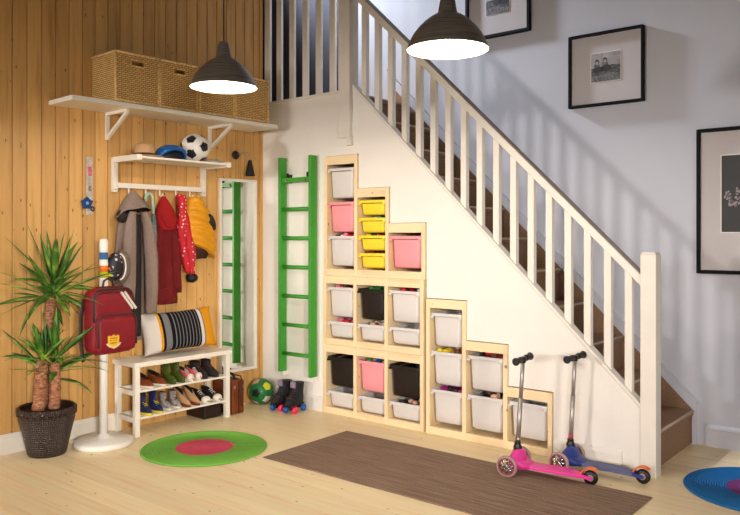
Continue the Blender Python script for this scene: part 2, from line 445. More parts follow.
# ------------------------------------------------------------------ staircase (one thing)
st = thing('staircase', 'carpeted straight staircase with white balusters and handrail', 'staircase', (0, 0, 0))
for k in range(11):
    zt = RISE*(k+1); xf = X1-GO*k
    mb = MB()
    lo = max(0, zt-.34)
    poly = [(xf+.012, zt-.035), (xf+.018, zt-.012), (xf+.008, zt), (xf-GO-.005, zt), (xf-GO-.005, max(0, zt-.13)), (xf-.005, lo), (xf-.005, zt-.035)]
    if k == 10: poly = [(xf+.012, zt-.035), (xf+.018, zt-.012), (xf+.008, zt), (xf-.19, zt), (xf-.19, zt-.17), (xf-.005, lo), (xf-.005, zt-.035)]
    mb.prism(poly, 1, .061, YB-.027)
    sp_ = mb.build('step', M['carpet'], st)
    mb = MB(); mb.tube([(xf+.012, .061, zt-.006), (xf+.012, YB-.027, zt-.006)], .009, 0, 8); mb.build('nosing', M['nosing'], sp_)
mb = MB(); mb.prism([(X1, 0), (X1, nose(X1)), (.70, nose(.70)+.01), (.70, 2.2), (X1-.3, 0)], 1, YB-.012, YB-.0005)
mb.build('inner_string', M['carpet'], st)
SL = (2.525-.396)/(.99-3.17)      # slope of the string (z per x)
def strz(x): return .396 + SL*(x-3.187)
def railz(x): return 1.165 + (3.10-1.165)/(1.19-3.187)*(x-3.187)
RS = (3.10-1.165)/(1.19-3.187)
ang = math.atan2(RS, 1)
# capping rail on top of the string
mb = MB(); x0, x1 = .99, 3.187
mb.prism([(x0, strz(x0)-.012), (x1, strz(x1)-.012), (x1, strz(x1)+.012), (x0, strz(x0)+.012)], 1, -.006, .066)
mb.build('string_capping', M['trim'], st)
# handrail: light square rail with a darker rounded top edge
xr = .95
mb = MB(); mb.prism([(xr, railz(xr)-.078), (x1, railz(x1)-.078), (x1, railz(x1)-.012), (xr, railz(xr)-.012)], 1, .003, .065)
hr = mb.build('handrail', M['trim'], st, bevel=.004)
mb = MB(); mb.prism([(xr, railz(xr)-.012), (x1, railz(x1)-.012), (x1, railz(x1)-.001), (xr, railz(xr)-.001)], 1, -.003, .071)
mb.build('rail_cap', M['railcap'], hr, bevel=.006)
for i in range(17):
    x = 1.105 + i*.1252
    mb = MB(); w = .022
    mb.prism([(x-w, strz(x-w)+.012), (x+w, strz(x+w)+.012), (x+w, railz(x+w)-.078), (x-w, railz(x-w)-.078)], 1, .013, .055)
    mb.build('baluster', M['trim'], st, bevel=.003)
mb = MB(); mb.box((3.187, -.015, 0), (3.277, .075, 1.275)); mb.prism([(3.192, -.01), (3.272, -.01), (3.272, .07), (3.192, .07)], 2, 1.275, 1.287)
mb.build('newel_post', M['trim'], st, bevel=.004)
mb = MB(); mb.box((.890, -.035, 2.13), (1.002, -.0005, 4.3)); mb.box((.890, -.0005, 2.526), (1.002, .075, 4.3)); mb.box((.968, -.035, 2.07), (1.012, -.0005, 2.13)) 
mb.build('newel_post', M['trim'], st, bevel=.004)
# gallery balustrade along the landing
ga = thing('landing_railing', 'white upright railing fencing the dark landing above the panelled corner', 'railing', (.45, .03, 2.48))
mb = MB(); mb.box((-.43, -.045, 0), (.424, .05, .022)); mb.build('bottom_rail', M['trim'], ga, bevel=.003)
mb = MB(); mb.box((-.43, -.03, 1.0), (.424, .04, 1.06)); mb.build('top_rail', M['trim'], ga, bevel=.003)
for i, x in enumerate((.045, .185, .335, .485, .632, .78)):
    w = .033 if i == 0 else .029
    mb = MB(); mb.box((x-.45-w, -.012, .022), (x-.45+w, .012, 1.0)); mb.build('baluster', M['trim'], ga, bevel=.003)

# ------------------------------------------------------------------ storage units
def uprights(t, xs, z0, z1s, D=.40, front=-.014):
    for x, z1 in zip(xs, z1s):
        mb = MB(); mb.box((x, front, z0), (x+.030, D, z1))
        mb.build('upright', M['pinev'], t, bevel=.002)
def rail(t, x0, x1, z0, z1, name='front_board', D=.018):
    mb = MB(); mb.box((x0, -.012, z0), (x1, D, z1)); mb.build(name, M['pine'], t, bevel=.0015)
def board(t, x0, x1, z0, z1, name):
    mb = MB(); mb.box((x0, .019, z0), (x1, .39, z1)); mb.build(name, M['pine'], t)
U = [.722, 1.031, 1.330, 1.652]; R_ = [1.692, 1.988, 2.300, 2.612]
bounds = {'u': [(.752, 1.031), (1.061, 1.330), (1.360, 1.652)], 'r': [(1.722, 1.988), (2.018, 2.300), (2.330, 2.612)]}
ub = thing('storage_unit', 'pale pine storage frame stepping down, standing on top of the two wide frames', 'storage unit', (0, 0, 1.071))
uprights(ub, U, .0, [.929, .929, .667, .401]); 
for (a, b2), zt in zip(bounds['u'], (.929, .667, .401)):
    rail(ub, a, b2, zt-.068, zt); rail(ub, a, b2, .0, .055, 'bottom_board'); board(ub, a, b2, .030, .050, 'shelf_board')
mid = thing('storage_unit', 'wide pale pine storage frame, middle layer between stepped frame and floor frame', 'storage unit', (0, 0, .536))
low = thing('storage_unit', 'wide pale pine storage frame standing on the floor, left of the stepped one', 'storage unit', (0, 0, 0))
for t in (mid, low):
    uprights(t, [.715, 1.024, 1.322, 1.640], .0, [.534]*4)
    for a, b2 in ((.745, 1.024), (1.054, 1.322), (1.352, 1.640)):
        rail(t, a, b2, .475, .534); rail(t, a, b2, .0, .048, 'bottom_board'); board(t, a, b2, .025, .044, 'shelf_board')
rt = thing('storage_unit', 'pale pine storage frame stepping down towards the newel post', 'storage unit', (0, 0, 0))
uprights(rt, R_, .0, [.94, .94, .672, .401])
for (a, b2), zt in zip(bounds['r'], (.94, .672, .401)):
    rail(rt, a, b2, zt-.062, zt); rail(rt, a, b2, .0, .05, 'bottom_board'); board(rt, a, b2, .027, .046, 'shelf_board')

def tub_mesh(w, h, d, r=.035):
    """open plastic tub, front at y=0 running back to y=d, centred on x; top at z=h"""
    def rr(hw, y0, y1, rad, z):
        pts = []
        for cx, cy, a0 in ((hw-rad, y1-rad, 0), (-hw+rad, y1-rad, 90), (-hw+rad, y0+rad, 180), (hw-rad, y0+rad, 270)):
            for q in range(5):
                a = math.radians(a0+q*22.5); pts.append((cx+rad*math.cos(a), cy+rad*math.sin(a), z))
        return pts
    hw = w/2; tp = .020 if h > .15 else .018; fr = .020 if h > .15 else .02
    ins = .012
    rings = [rr(hw-tp-.002-.012, fr+.014, d-.05, r*.6, .0), rr(hw-tp-.002, fr, d-.035, r*.8, .012)]
    rings += [rr(hw-ins-(tp-ins)*(1-(z/h)**.9), fr*(1-z/h*.6), d-.035*(1-z/h)-.006, r, z) for z in (h*.3, h*.6, h-.026)]
    mb = MB(); mb.ring_loft(rings, 0, True, cap=False); mb.add(rings[0], [list(range(20))])
    # inner skin
    inner = [rr(hw-ins-.006-(tp-ins)*(1-z/h), fr*(1-z/h*.6)+.006, d-.035*(1-z/h)-.012, r, max(z, .008)) for z in (.008, h*.5, h-.026)]
    mb.ring_loft(inner, 0, True, cap=False); mb.add(inner[0], [list(range(20))])
    lip = MB()
    o1 = rr(hw, -.006, d, r*.7, h-.022); o2 = rr(hw, -.006, d, r*.7, h); i2 = rr(hw-.018, .012, d-.018, r*.7, h); i1 = rr(hw-.018, .012, d-.018, r*.7, h-.022)
    lip.ring_loft([o1, o2, i2, i1, o1], 0, False, cap=False)
    lip.box((-hw+.004, -.008, h-.020), (-hw+.028, .01, h-.034)); lip.box((hw-.028, -.008, h-.020), (hw-.004, .01, h-.034))
    return mb, lip
TM = {}
def tub(xa, xb, z, h, mat, label, group):
    w = xb-xa-.004; key = (round(w, 3), h, mat)
    t = thing('storage_tub', label, 'storage tub', ((xa+xb)/2, -.004, z), 0, group)
    if key in TM:
        for nm, me in zip(('tub_body', 'rim'), TM[key]):
            o = bpy.data.objects.new(nm, me); COL.objects.link(o); o.parent = t
            if nm == 'rim': md = o.modifiers.new('bevel', 'BEVEL'); md.width = .003; md.segments = 2
        return t
    b_, l_ = tub_mesh(w, h, .34)
    o1 = b_.build('tub_body', M[mat], t); o2 = l_.build('rim', M[mat], t, bevel=.003)
    TM[key] = (o1.data, o2.data); return t
bu, br = bounds['u'], bounds['r']; bl = [(.745, 1.024), (1.054, 1.322), (1.352, 1.640)]
GB = 'storage tubs in the pine frames'
tub(*bu[0], 1.672, .232, 'tubw', 'big white storage tub at the very top of the tallest column', GB)
tub(*bu[0], 1.410, .232, 'tubp', 'big pink storage tub between two white ones in the tallest column', GB)
tub(*bu[0], 1.148, .232, 'tubw', 'big white storage tub directly under the pink tub in the tallest column', GB)
for k, (z, wd) in enumerate(((1.536, 'uppermost'), (1.404, 'second from the top'), (1.272, 'third from the top'), (1.140, 'lowest'))):
    tub(*bu[1], z, .112, 'tuby', 'shallow yellow storage tub, %s of the four yellow ones' % wd, GB)
tub(*bu[2], 1.148, .232, 'tubp', 'big pink storage tub alone in the lowest step beside the yellow tubs', GB)
midl = ('white', 'dark brown', 'white'); lowl = ('dark brown', 'pink', 'dark brown')
cm = {'white': 'tubw', 'dark brown': 'tubk', 'pink': 'tubp'}; pos = ('left', 'middle', 'right')
for i in range(3):
    tub(*bl[i], .536+.218, .230, cm[midl[i]], 'big %s storage tub in the %s column of the middle wide frame' % (midl[i], pos[i]), GB)
    tub(*bl[i], .536+.058, .124, 'tubw', 'shallow white tub under the %s tub, %s column of middle wide frame' % (midl[i], pos[i]), GB)
    tub(*bl[i], .213, .230, cm[lowl[i]], 'big %s storage tub in the %s column of the wide frame on the floor' % (lowl[i], pos[i]), GB)
    tub(*bl[i], .052, .124, 'tubw', 'shallow white tub under the %s tub, %s column of wide floor frame' % (lowl[i], pos[i]), GB)
for k, (z, wd) in enumerate(((.612, 'top'), (.345, 'middle'), (.080, 'bottom'))):
    tub(*br[0], z, .232, 'tubw', 'big white storage tub, %s of the three in the column right of the wide frames' % wd, GB)
tub(*br[1], .345, .232, 'tubw', 'big white storage tub, upper of the two in the two-tub column', GB)
tub(*br[1], .080, .232, 'tubw', 'big white storage tub, lower of the two in the two-tub column', GB)
tub(*br[2], .080, .232, 'tubw', 'big white storage tub alone in the last low step behind the pink scooter', GB)
# toys heaped in the tubs
toycols = {n: paint('toy_'+n, c, .5) for n, c in dict(red='#C8202A', pink='#E77A9A', white='#E8E4DC', green='#2E8A3C', blue='#2A4FA8', yellow='#E8C928', brown='#6A3A22', dark='#2A2426', magenta='#B0247E', teal='#2A9A9A', skin='#D8A888').items()}
def toys(xa, xb, z, cols, label, n=16, big=1.0):
    rnd = random.Random(hash_(label)); mb = MB(); w = (xb-xa)/2-.045
    for i in range(n):
        x = rnd.uniform(-w, w); y = rnd.uniform(.04, .28); r = rnd.uniform(.014, .026)*big; mi = i % len(cols)
        if rnd.random() < .5: mb.ball((x, y, r*.2), (r*1.3, r, r*.8), mi, 10, 8)
        else:
            Mx = Tm(x, y, 0) @ Euler((rnd.uniform(-.5, .5), rnd.uniform(-.5, .5), rnd.uniform(0, 3))).to_matrix().to_4x4()
            mb.box((-r*1.4, -r*.8, -r*.6), (r*1.4, r*.8, r*.6), mi, Mx)
    mb.box((-w, .03, -.05), (w, .28, -.02), 0)
    o = mb.build('toy_heap', [toycols[c] for c in cols], loc=((xa+xb)/2, 0, z))
    tag(o, label, 'toys', None, 'stuff')
def hash_(s): return sum((i+1)*ord(c) for i, c in enumerate(s))
toys(*bu[0], 1.378, ['red', 'dark', 'pink', 'white'], 'red and dark toys heaped in the lowest tub of the tallest column')
toys(*bu[1], 1.510, ['white', 'teal', 'dark', 'white'], 'pale and grey toys heaped in the second yellow tub')
toys(*bu[1], 1.378, ['teal', 'yellow', 'red', 'dark'], 'colourful toys heaped in the third yellow tub')
toys(*bu[1], 1.246, ['red', 'brown', 'dark'], 'red and brown toys heaped in the lowest yellow tub')
toys(*bl[0], .980, ['pink', 'dark', 'red'], 'pink toys heaped in the upper left white tub of the middle frame', 12)
toys(*bl[1], .980, ['green', 'dark', 'green'], 'green toys heaped in the dark brown tub of the middle frame', 12)
toys(*bl[2], .980, ['red', 'white', 'dark', 'red'], 'red and white toys heaped in the upper right white tub of the middle frame')
toys(*bl[0], .708, ['pink', 'red', 'white'], 'pink and red toys in the shallow left tub of the middle frame')
toys(*bl[1], .708, ['skin', 'white', 'brown'], 'doll-coloured toys in the shallow middle tub of the middle frame')
toys(*bl[1], .438, ['white', 'blue', 'yellow', 'white', 'green'], 'blue, white and yellow toys heaped in the pink tub of the floor frame', 16, .9)
toys(*bl[2], .170, ['dark', 'blue', 'white', 'skin'], 'dark and blue toys in the shallow right tub of the floor frame')
toys(*br[0], .573, ['brown', 'yellow', 'skin', 'white'], 'dolls and brown toys heaped in the middle tub of the three-tub column')
toys(*br[0], .306, ['magenta', 'magenta', 'dark'], 'magenta cloth toys heaped in the bottom tub of the three-tub column')
toys(*br[1], .573, ['brown', 'yellow', 'red', 'dark'], 'brown and yellow toys heaped in the upper tub of the two-tub column')
toys(*br[1], .306, ['brown', 'skin', 'dark'], 'brown furry toys heaped in the lower tub of the two-tub column')

# ------------------------------------------------------------------ green ladder on the stair wall
def ladder():
    t = thing('ladder', 'tall green ladder fixed upright on the cream wall', 'ladder', (.305, 0, .28))
    for x in (.0, .337):
        mb = MB(); mb.box((x-.012 if x else 0-.012, -.095, 0 if x < .1 else -.01), (x+.014, -.022, 1.735)); mb.build('rail', M['green'], t, bevel=.003)
    for k in range(7):
        z = 1.55-.2335*k
        mb = MB()
        if k == 0: mb.box((.014, -.075, z-.018), (.325, -.05, z+.018))
        else: mb.tube([(.014, -.058, z), (.325, -.058, z)], .016, 0, 12)
        mb.build('rung', M['green'], t)
    for x in (.05, .27):
        mb = MB(); mb.box((x-.008, -.05, 1.53), (x+.008, -.0005, 1.60)); mb.ball((x, -.045, 1.60), .01); mb.build('wall_bracket', M['blackm'], t)
    for x in (.07, .27):
        mb = MB(); mb.tube([(x, -.075, 1.545), (x, -.085, 1.54)], .009, 0, 10); mb.build('screw_cap', M['chrome'], t)
    for x in (0.001, .338):
        mb = MB(); mb.box((x-.010, -.06, -.03), (x+.012, -.0005, 0-.0105 if x > .1 else -.0005)); mb.build('foot_bracket', M['white'], t)
ladder()

# ------------------------------------------------------------------ wall shelf + baskets
sh = thing('wall_shelf', 'long white wooden shelf high on the panelled wall under the baskets', 'shelf', A(0, 0, 2.255), -BETA)
mb = MB(); mb.box((.002, -1.835, -.01), (.33, -.115, .02)); mb.build('shelf_board', M['white'], sh, bevel=.003)
for y in (-1.42, -.545):
    mb = MB(); w = .012
    mb.box((.001, y-w, -.20), (.022, y+w, -.0105)); mb.box((.022, y-w, -.032), (.285, y+w, -.0105))
    mb.prism([(.022, -.195), (.022, -.168), (.26, -.032), (.285, -.032), (.285, -.042)], 1, y-w, y+w)
    mb.build('bracket', M['white'], sh, bevel=.002)
def basket(y0, y1, label):
    d, h = .312, .335; w = y1-y0
    t = thing('wicker_basket', label, 'basket', A(.004, (y0+y1)/2, 2.276), -BETA, 'rattan baskets on the high shelf')
    mb = MB(); hw = w/2
    T = .012
    # walls, the front one built round its hand hole
    mb.box((0, -hw, .004), (T, hw, h)); mb.box((T, -hw, .004), (d-T, -hw+T, h)); mb.box((T, hw-T, .004), (d-T, hw, h)); mb.box((T, -hw+T, .004), (d-T, hw-T, .014))
    ho, z0, z1 = .045, h-.075, h-.045
    mb.box((d-T, -hw, .004), (d, -ho, h)); mb.box((d-T, ho, .004), (d, hw, h)); mb.box((d-T, -ho, .004), (d, ho, z0)); mb.box((d-T, -ho, z1), (d, ho, h))
    mb.build('woven_body', M['wicker'], t)
    mb = MB()
    for z in (.012, h):
        for a, b2 in (((0, -hw), (d, -hw)), ((d, -hw), (d, hw)), ((d, hw), (0, hw)), ((0, hw), (0, -hw))):
            mb.tube([(a[0], a[1], z), (b2[0], b2[1], z)], .0085, 0, 8)
    for a in ((d, -hw), (d, hw)): mb.tube([(a[0], a[1], .01), (a[0], a[1], h)], .0075, 0, 8)
    mb.tube([(d+.001, -ho-.004, z0-.004), (d+.001, ho+.004, z0-.004), (d+.001, ho+.004, z1+.004), (d+.001, -ho-.004, z1+.004), (d+.001, -ho-.004, z0-.004)], .005, 0, 6)
    mb.build('edge_binding', M['rim'], t)
basket(-1.530, -1.205, 'rattan basket at the left end of the high shelf')
basket(-1.190, -.880, 'rattan basket second from the left on the high shelf')
basket(-.858, -.545, 'rattan basket second from the right on the high shelf, behind the pendant')
basket(-.528, -.205, 'rattan basket at the right end of the high shelf by the corner')

# ------------------------------------------------------------------ hat rack
hr_ = thing('hat_rack', 'white wooden hat and coat rack on the panelled wall', 'coat rack', A(0, -1.0, 1.69), -BETA)
yl, yr = -.37, .385
for y in (yl, yr):
    mb = MB(); mb.box((.002, y-.018, 0), (.034, y+.018, .245)); mb.box((.034, y-.018, .207), (.35, y+.018, .245)); mb.build('side_frame', M['white'], hr_, bevel=.002)
    for zz in (.02, .215):
        mb = MB(); mb.ball((.035, y, zz), .005, 0, 8, 6); mb.build('screw_cap', M['steel'], hr_)
mb = MB(); mb.box((.034, yl+.018, .03), (.056, yr-.018, .066)); mb.build('peg_rail', M['white'], hr_, bevel=.002)
for k in range(6):
    x = .055+k*.054
    mb = MB(); mb.box((x-.015, yl+.018, .222), (x+.015, yr-.018, .236)); mb.build('slat', M['white'], hr_, bevel=.002)
for y in (-.273, -.137, -.02, .118, .243):
    mb = MB(); mb.tube([(.045, y, .04), (.045, y, -.005), (.062, y, -.02), (.082, y, -.012), (.086, y, .0)], .006, 0, 8); mb.build('peg', M['white'], hr_)

# hat, helmet, ball on the rack (rack top z = 1.916)
ZR = 1.9275
h_ = thing('felt_hat', 'tan felt hat with a dark band on the rack', 'hat', A(.19, -1.235, ZR), -BETA)
mb = MB(); mb.lathe([(.0, .006), (.075, .006), (.105, .0), (.135, .008), (.137, .012), (.105, .006), (.076, .014), (.073, .06), (.066, .092), (.045, .105), (.02, .096), (0, .092)], seg=36)
for v in mb.v: v.x *= 1.08; v.y *= .92
mb.build('crown_and_brim', M['felt'], h_)
mb = MB(); mb.lathe([(.0765, .012), (.0775, .013), (.0765, .034), (.075, .034)], seg=36)
for v in mb.v: v.x *= 1.08; v.y *= .92
mb.build('hat_band', M['band'], h_)
h_ = thing('cycle_helmet', 'small blue cycle helmet between the hat and the football', 'helmet', A(.19, -1.015, ZR), -BETA+.2)
mb = MB()
for i in range(7):    # ribs of the shell with vents between
    a = (i-3)*.24
    pts = []
    for k in range(11):
        p = math.radians(-8+196*k/10); 
        x = .085*math.sin(a)*max(.15, math.sin(p) if 0 < k < 10 else .2); 
        pts.append((x*1.05, -.125*math.cos(p), .012+.088*math.sin(p)*math.cos(a*.8)))
    mb.tube([(q[0], q[1], max(.012, q[2])) for q in pts], [.012+.005*math.sin(PI*k/10) for k in range(11)], 0, 8)
mb.build('shell', M['helm'], h_)
mb = MB(); mb.ball((0, 0, .012), (.068, .112, .075), 0, 20, 12)
for v in mb.v: v.z = max(v.z, .0015)
mb.build('liner', M['helmd'], h_)

def football(name, label, r, loc, base, spots, cols, rot=(0, 0, 0)):
    """ball with raised pentagon-like patches, one mesh"""
    import bmesh
    bm = bmesh.new(); bmesh.ops.create_icosphere(bm, subdivisions=5, radius=r)
    R = Euler(rot).to_matrix()
    g = (1+5**.5)/2; ic = []
    for a in (-1, 1):
        for b2 in (-g, g): ic += [Vector((0, a, b2)), Vector((a, b2, 0)), Vector((b2, 0, a))]
    ic = [(R @ c).normalized() for c in ic]
    me = bpy.data.meshes.new(name); 
    def cell(d):
        q = sorted(((d.dot(c), i) for i, c in enumerate(ic)), reverse=True); return q
    look = (Vector((4.665, -4.319, 1.38))-Vector(loc)).normalized(); order = sorted(range(12), key=lambda i: -ic[i].dot(look)); rank = {i: k for k, i in enumerate(order)}
    for f in bm.faces:
        d = f.calc_center_median().normalized(); q = cell(d); c = ic[q[0][1]]
        # pentagon test: angle around c
        nb = [n for n in ic if .3 < n.dot(c) < .6]
        m_ = max((d-c*d.dot(c)).dot((n-c*n.dot(c)).normalized()) for n in nb)
        f.material_index = (1+spots[rank[q[0][1]] % len(spots)]) if m_ < .30 else 0; f.smooth = True
    bm.to_mesh(me); bm.free()
    for c in [base]+cols: me.materials.append(c)
    o = bpy.data.objects.new(name, me); COL.objects.link(o); o.location = loc
    return tag(o, label, 'ball')
football('football', 'white football with black pentagons on the rack', .108, A(.20, -.815, ZR+.108), paint('ball_white', '#E4DFD8', .4), [0], [paint('ball_black', '#17161C', .4)], (.35, .5, .2))
football('football', 'green ball with coloured patches on the floor in the corner', .104, (.125, -.125, .104), paint('ball_green', '#17703A', .45), [0, 3, 1, 2, 1, 1, 0],
         [paint('ball_dark', '#0E1A12', .5), paint('ball_cream', '#DADCC8', .5), paint('ball_tan', '#C9A68A', .5), paint('ball_yellow', '#D8D428', .5)], (.35, .55, 1.05))

# folded grey cloth at the right end of the rack
mb = MB()
rings = []
for i in range(9):
    y = -.745+i*.0165; hh = .022+.012*math.sin(i*1.3)+.012*math.sin(PI*i/8)
    rings.append([(.06, y, .0), (.27, y, .0), (.275, y, hh*.6), (.22, y, hh), (.14, y, hh*1.25), (.07, y, hh*.8)])
mb.ring_loft(rings)
o = mb.build('knitted_scarf', paint('pale_grey_knit', '#B9AFA6', .95, bump=120), loc=A(0, .02, ZR-.0), rot=(0, 0, -BETA), sub=1)
tag(o, 'pale grey folded knit lying at the right end of the rack', 'scarf')

# ------------------------------------------------------------------ mirror, sconce, ruler board
mi = thing('wall_mirror', 'tall white framed mirror on the panelled wall reflecting the green ladder', 'mirror', A(0, -.262, .272), -BETA)
mb = MB(); hw, H_ = .192, 1.573
mb.box((.001, -hw, 0), (.022, -hw+.022, H_)); mb.box((.001, hw-.022, 0), (.022, hw, H_)); mb.box((.001, -hw+.022, 0), (.022, hw-.022, .022)); mb.box((.001, -hw+.022, H_-.022), (.022, hw-.022, H_))
mb.build('mirror_frame', M['white'], mi, bevel=.002)
mb = MB(); mb.box((.002, -hw+.022, .022), (.012, hw-.022, H_-.022)); mb.build('mirror_glass', M['mirror'], mi)

sc = thing('wall_lamp', 'small black cone wall lamp above the mirror', 'wall lamp', A(0, -.285, 2.042), -BETA)
mb = MB(); mb.lathe([(0, .0), (.034, 0), (.036, .006), (.030, .018), (0, .02)], M=Tm(.001, 0, 0) @ Matrix.Rotation(PI/2, 4, 'Y')); mb.build('wall_plate', M['blackm'], sc)
mb = MB(); mb.tube([(.02, 0, 0), (.05, .01, .01), (.09, .035, .022), (.118, .05, .015), (.125, .053, -.02), (.125, .053, -.05)], .0045, 0, 8); mb.build('arm', M['steel'], sc)
mb = MB(); mb.lathe([(0, 0), (.014, 0), (.02, -.03), (.04, -.12), (.042, -.125), (.038, -.125), (.018, -.03), (0, -.01)], c=(.125, .053, -.048)); mb.build('lamp_shade', M['blackm'], sc)

ru = thing('height_chart', 'narrow whitewashed board with pink stickers hanging on the panels', 'height chart', A(0, -1.55, 1.525), -BETA)
mb = MB(); mb.box((.002, -.023, 0), (.012, .023, .40)); mb.build('board', paint('whitewashed_board', '#C9BFB4', .7, var=.18, scale=30), ru, bevel=.002)
mb = MB(); mb.box((.012, -.013, .27), (.0135, .016, .335)); mb.build('sticker', paint('pink_sticker', '#D36A82', .6, var=.3, scale=60), ru)
mb = MB(); mb.box((.012, -.009, .165), (.0135, .012, .20)); mb.build('sticker', paint('grey_sticker', '#8A8078', .6, var=.3, scale=60), ru)
mb = MB(); mb.box((.012, -.014, .03), (.0135, .010, .10)); mb.build('sticker', paint('dark_ink_drawing', '#A89C92', .6, var=.4, scale=60), ru)
fl = thing('rosette', 'blue star-shaped rosette pinned to the foot of the pale board', 'rosette', A(.0135, -1.575, 1.605), -BETA)
mb = MB()
pts = []
for k in range(10):
    a = PI/2+k*PI/5; r = .048 if k % 2 == 0 else .034; pts.append((r*math.cos(a), r*math.sin(a)))
mb.prism(pts, 0, .0005, .014); mb.build('star', paint('blue_foil', '#153F7C', .35, var=.15, scale=40), fl, bevel=.004)
mb = MB(); mb.ball((.014, 0, 0), (.006, .012, .012), 0, 12, 8); mb.build('centre', paint('pale_blue_centre', '#7FA8D0', .4), fl)
mb = MB(); mb.tube([(.012, .045+.012*math.cos(a*PI/6), -.04+.014*math.sin(a*PI/6)) for a in range(13)], .005, 0, 8)
o = mb.build('ring_tag', M['black'], loc=A(.002, -1.575, 1.607), rot=(0, 0, -BETA)); tag(o, 'small dark ring hanging beside the blue rosette', 'ring')

# ------------------------------------------------------------------ bench with shoes
be = thing('shoe_bench', 'white wooden bench with two shoe shelves', 'bench', A(.155, -.962, 0), -BETA)
L, D = .80, .27; y0, y1, x0, x1 = -.405, .40, -.140, .135
for x in (x0, x1-.036):
    for y in (y0, y1-.036):
        mb = MB(); mb.box((x, y, 0), (x+.036, y+.036, .478)); mb.build('leg', M['white'], be, bevel=.002)
mb = MB(); mb.box((x0-.01, y0-.012, .478), (x1+.01, y1+.012, .512)); mb.build('seat', M['white'], be, bevel=.004)
for z in (.13, .315):
    for y in (y0+.004, y1-.032):
        mb = MB(); mb.box((x0+.036, y, z-.035), (x1-.036, y+.028, z)); mb.build('side_rail', M['white'], be, bevel=.002)
    mb = MB(); mb.box((x1-.03, y0+.036, z-.014), (x1-.012, y1-.036, z)); mb.box((x0+.012, y0+.036, z-.014), (x0+.03, y1-.036, z))
    for k in range(7):
        mb.tube([(x0+.045+k*.028, y0+.03, z-.006), (x0+.045+k*.028, y1-.03, z-.006)], .004, 0, 6)
    mb.build('wire_shelf', M['white'], be)

def shoe(kind, upper, sole, accent, label, group, y, z, L=.20, W=.075, ankle=.0, heel=0, x=.13, rz=0, laces=True, cap=False):
    """shoe pointing +x (toe to the room); ankle = shaft height above the collar"""
    t = thing(kind, label, 'shoe', A(.155+x-L, y, z), -BETA+rz, group)
    def outline(sx, ins, zz):
        pts = []
        for k in range(16):
            a = 2*PI*k/16; u = (math.cos(a)+1)/2
            w = W/2*(.72+.30*math.sin(PI*min(1, u*1.15))**1.0)*(1 if u < .8 else 1)
            pts.append((u*L+0, math.sin(a)*(w-ins), zz))
        return pts
    mb = MB(); hs = heel
    r1 = [(p[0], p[1], (hs if p[0] < L*.35 else hs*max(0, 1-(p[0]/L-.35)/.35)) ) for p in outline(1, .002, 0)]
    r2 = [(p[0], p[1], q[2]+.018) for p, q in zip(outline(1, 0, 0), r1)]
    mb.ring_loft([r1, r2]); 
    if heel: mb.box((.008, -W*.25, 0), (L*.22, W*.25, heel+.002))
    mb.build('sole', sole, t)
    hb = .068 if ankle == 0 else .07
    def sec(f):      # f 0..1 up
        rg = []
        for k in range(16):
            a = 2*PI*k/16; u = (math.cos(a)+1)/2; w = W/2*(.70+.28*math.sin(PI*min(1, u*1.15)))
            toe = .34
            umax = 1-f**1.9*(1-.56)
            uu = u*umax*1.0; hz = .018+f*(hb+.01*(1-u))
            base = (hs if uu < .35 else hs*max(0, 1-(uu-.35)/.35))
            rg.append((uu*L+.004, math.sin(a)*(w-.004)*(1-.28*f), base+hz*(1-.25*f*u)))
        return rg
    rings = [sec(f) for f in (0, .25, .5, .75, 1.0)]
    if ankle:
        last = rings[-1]; cx = sum(p[0] for p in last)/16
        for g in (.5, 1.0): rings.append([(cx+(p[0]-cx)*.92, p[1]*1.0, p[2]+(hs+.018+hb+ankle*g-p[2])*(1 if g == 1 else .6)) for p in last])
    mb = MB(); mb.ring_loft(rings, 0, True, cap=False)
    last = rings[-1]; cx = sum(p[0] for p in last)/16
    inner = [(cx+(p[0]-cx)*.82, p[1]*.8, p[2]-.002) for p in last]; deep = [(q[0], q[1], q[2]-.03) for q in inner]
    mb.ring_loft([last, inner, deep], 1, True, cap=False); mb.add(deep, [list(range(16))], 1)
    mb.build('upper', [upper, M['blackm']], t)
    if laces:
        mb = MB()
        for k in range(4):
            u = .50+k*.07; f = .80-k*.13
            mb.tube([(u*L, -W*.20, .018+f*hb+.004+hs*.2), (u*L+.002, 0, .018+f*hb+.012+hs*.2), (u*L, W*.20, .018+f*hb+.004+hs*.2)], .0028, 0, 6)
        mb.build('laces', accent, t)
    if cap:
        mb = MB(); mb.ball((L*.86, 0, .018+.010+hs*0), (L*.135, W*.43, .028), 0, 14, 10); 
        for v in mb.v: v.z = max(v.z, .012)
        mb.build('toe_cap', sole, t)
    return t
ZU, ZL = .316, .131
def pair(y, gap, z, la, lb, grp, **kw):
    shoe(label=la, y=y, z=z, group=grp, **kw); shoe(label=lb, y=y+gap, z=z, group=grp, **kw)
pair(-1.235, .105, ZU, 'brown leather sneaker with white sole, nearer the left bench leg', 'brown leather sneaker with white sole beside the green boots', 'shoes on the upper bench shelf',
     kind='sneaker', upper=M['leather'], sole=M['shoewhite'], accent=M['leatherd'], L=.23, W=.092, x=.14)
pair(-1.035, .075, ZU, 'short olive green wellington boot next to the brown sneakers', 'short olive green wellington boot next to the pink shoes', 'shoes on the upper bench shelf',
     kind='wellington_boot', upper=M['olive'], sole=M['olive'], accent=M['olive'], L=.17, W=.066, ankle=.075, x=.12, laces=False)
pair(-.900, .072, ZU, 'pink canvas child shoe next to the green boots', 'pink canvas child shoe next to the dark hiking shoes', 'shoes on the upper bench shelf',
     kind='canvas_shoe', upper=M['pinks'], sole=M['shoewhite'], accent=M['shoewhite'], L=.17, W=.066, x=.13, cap=True)
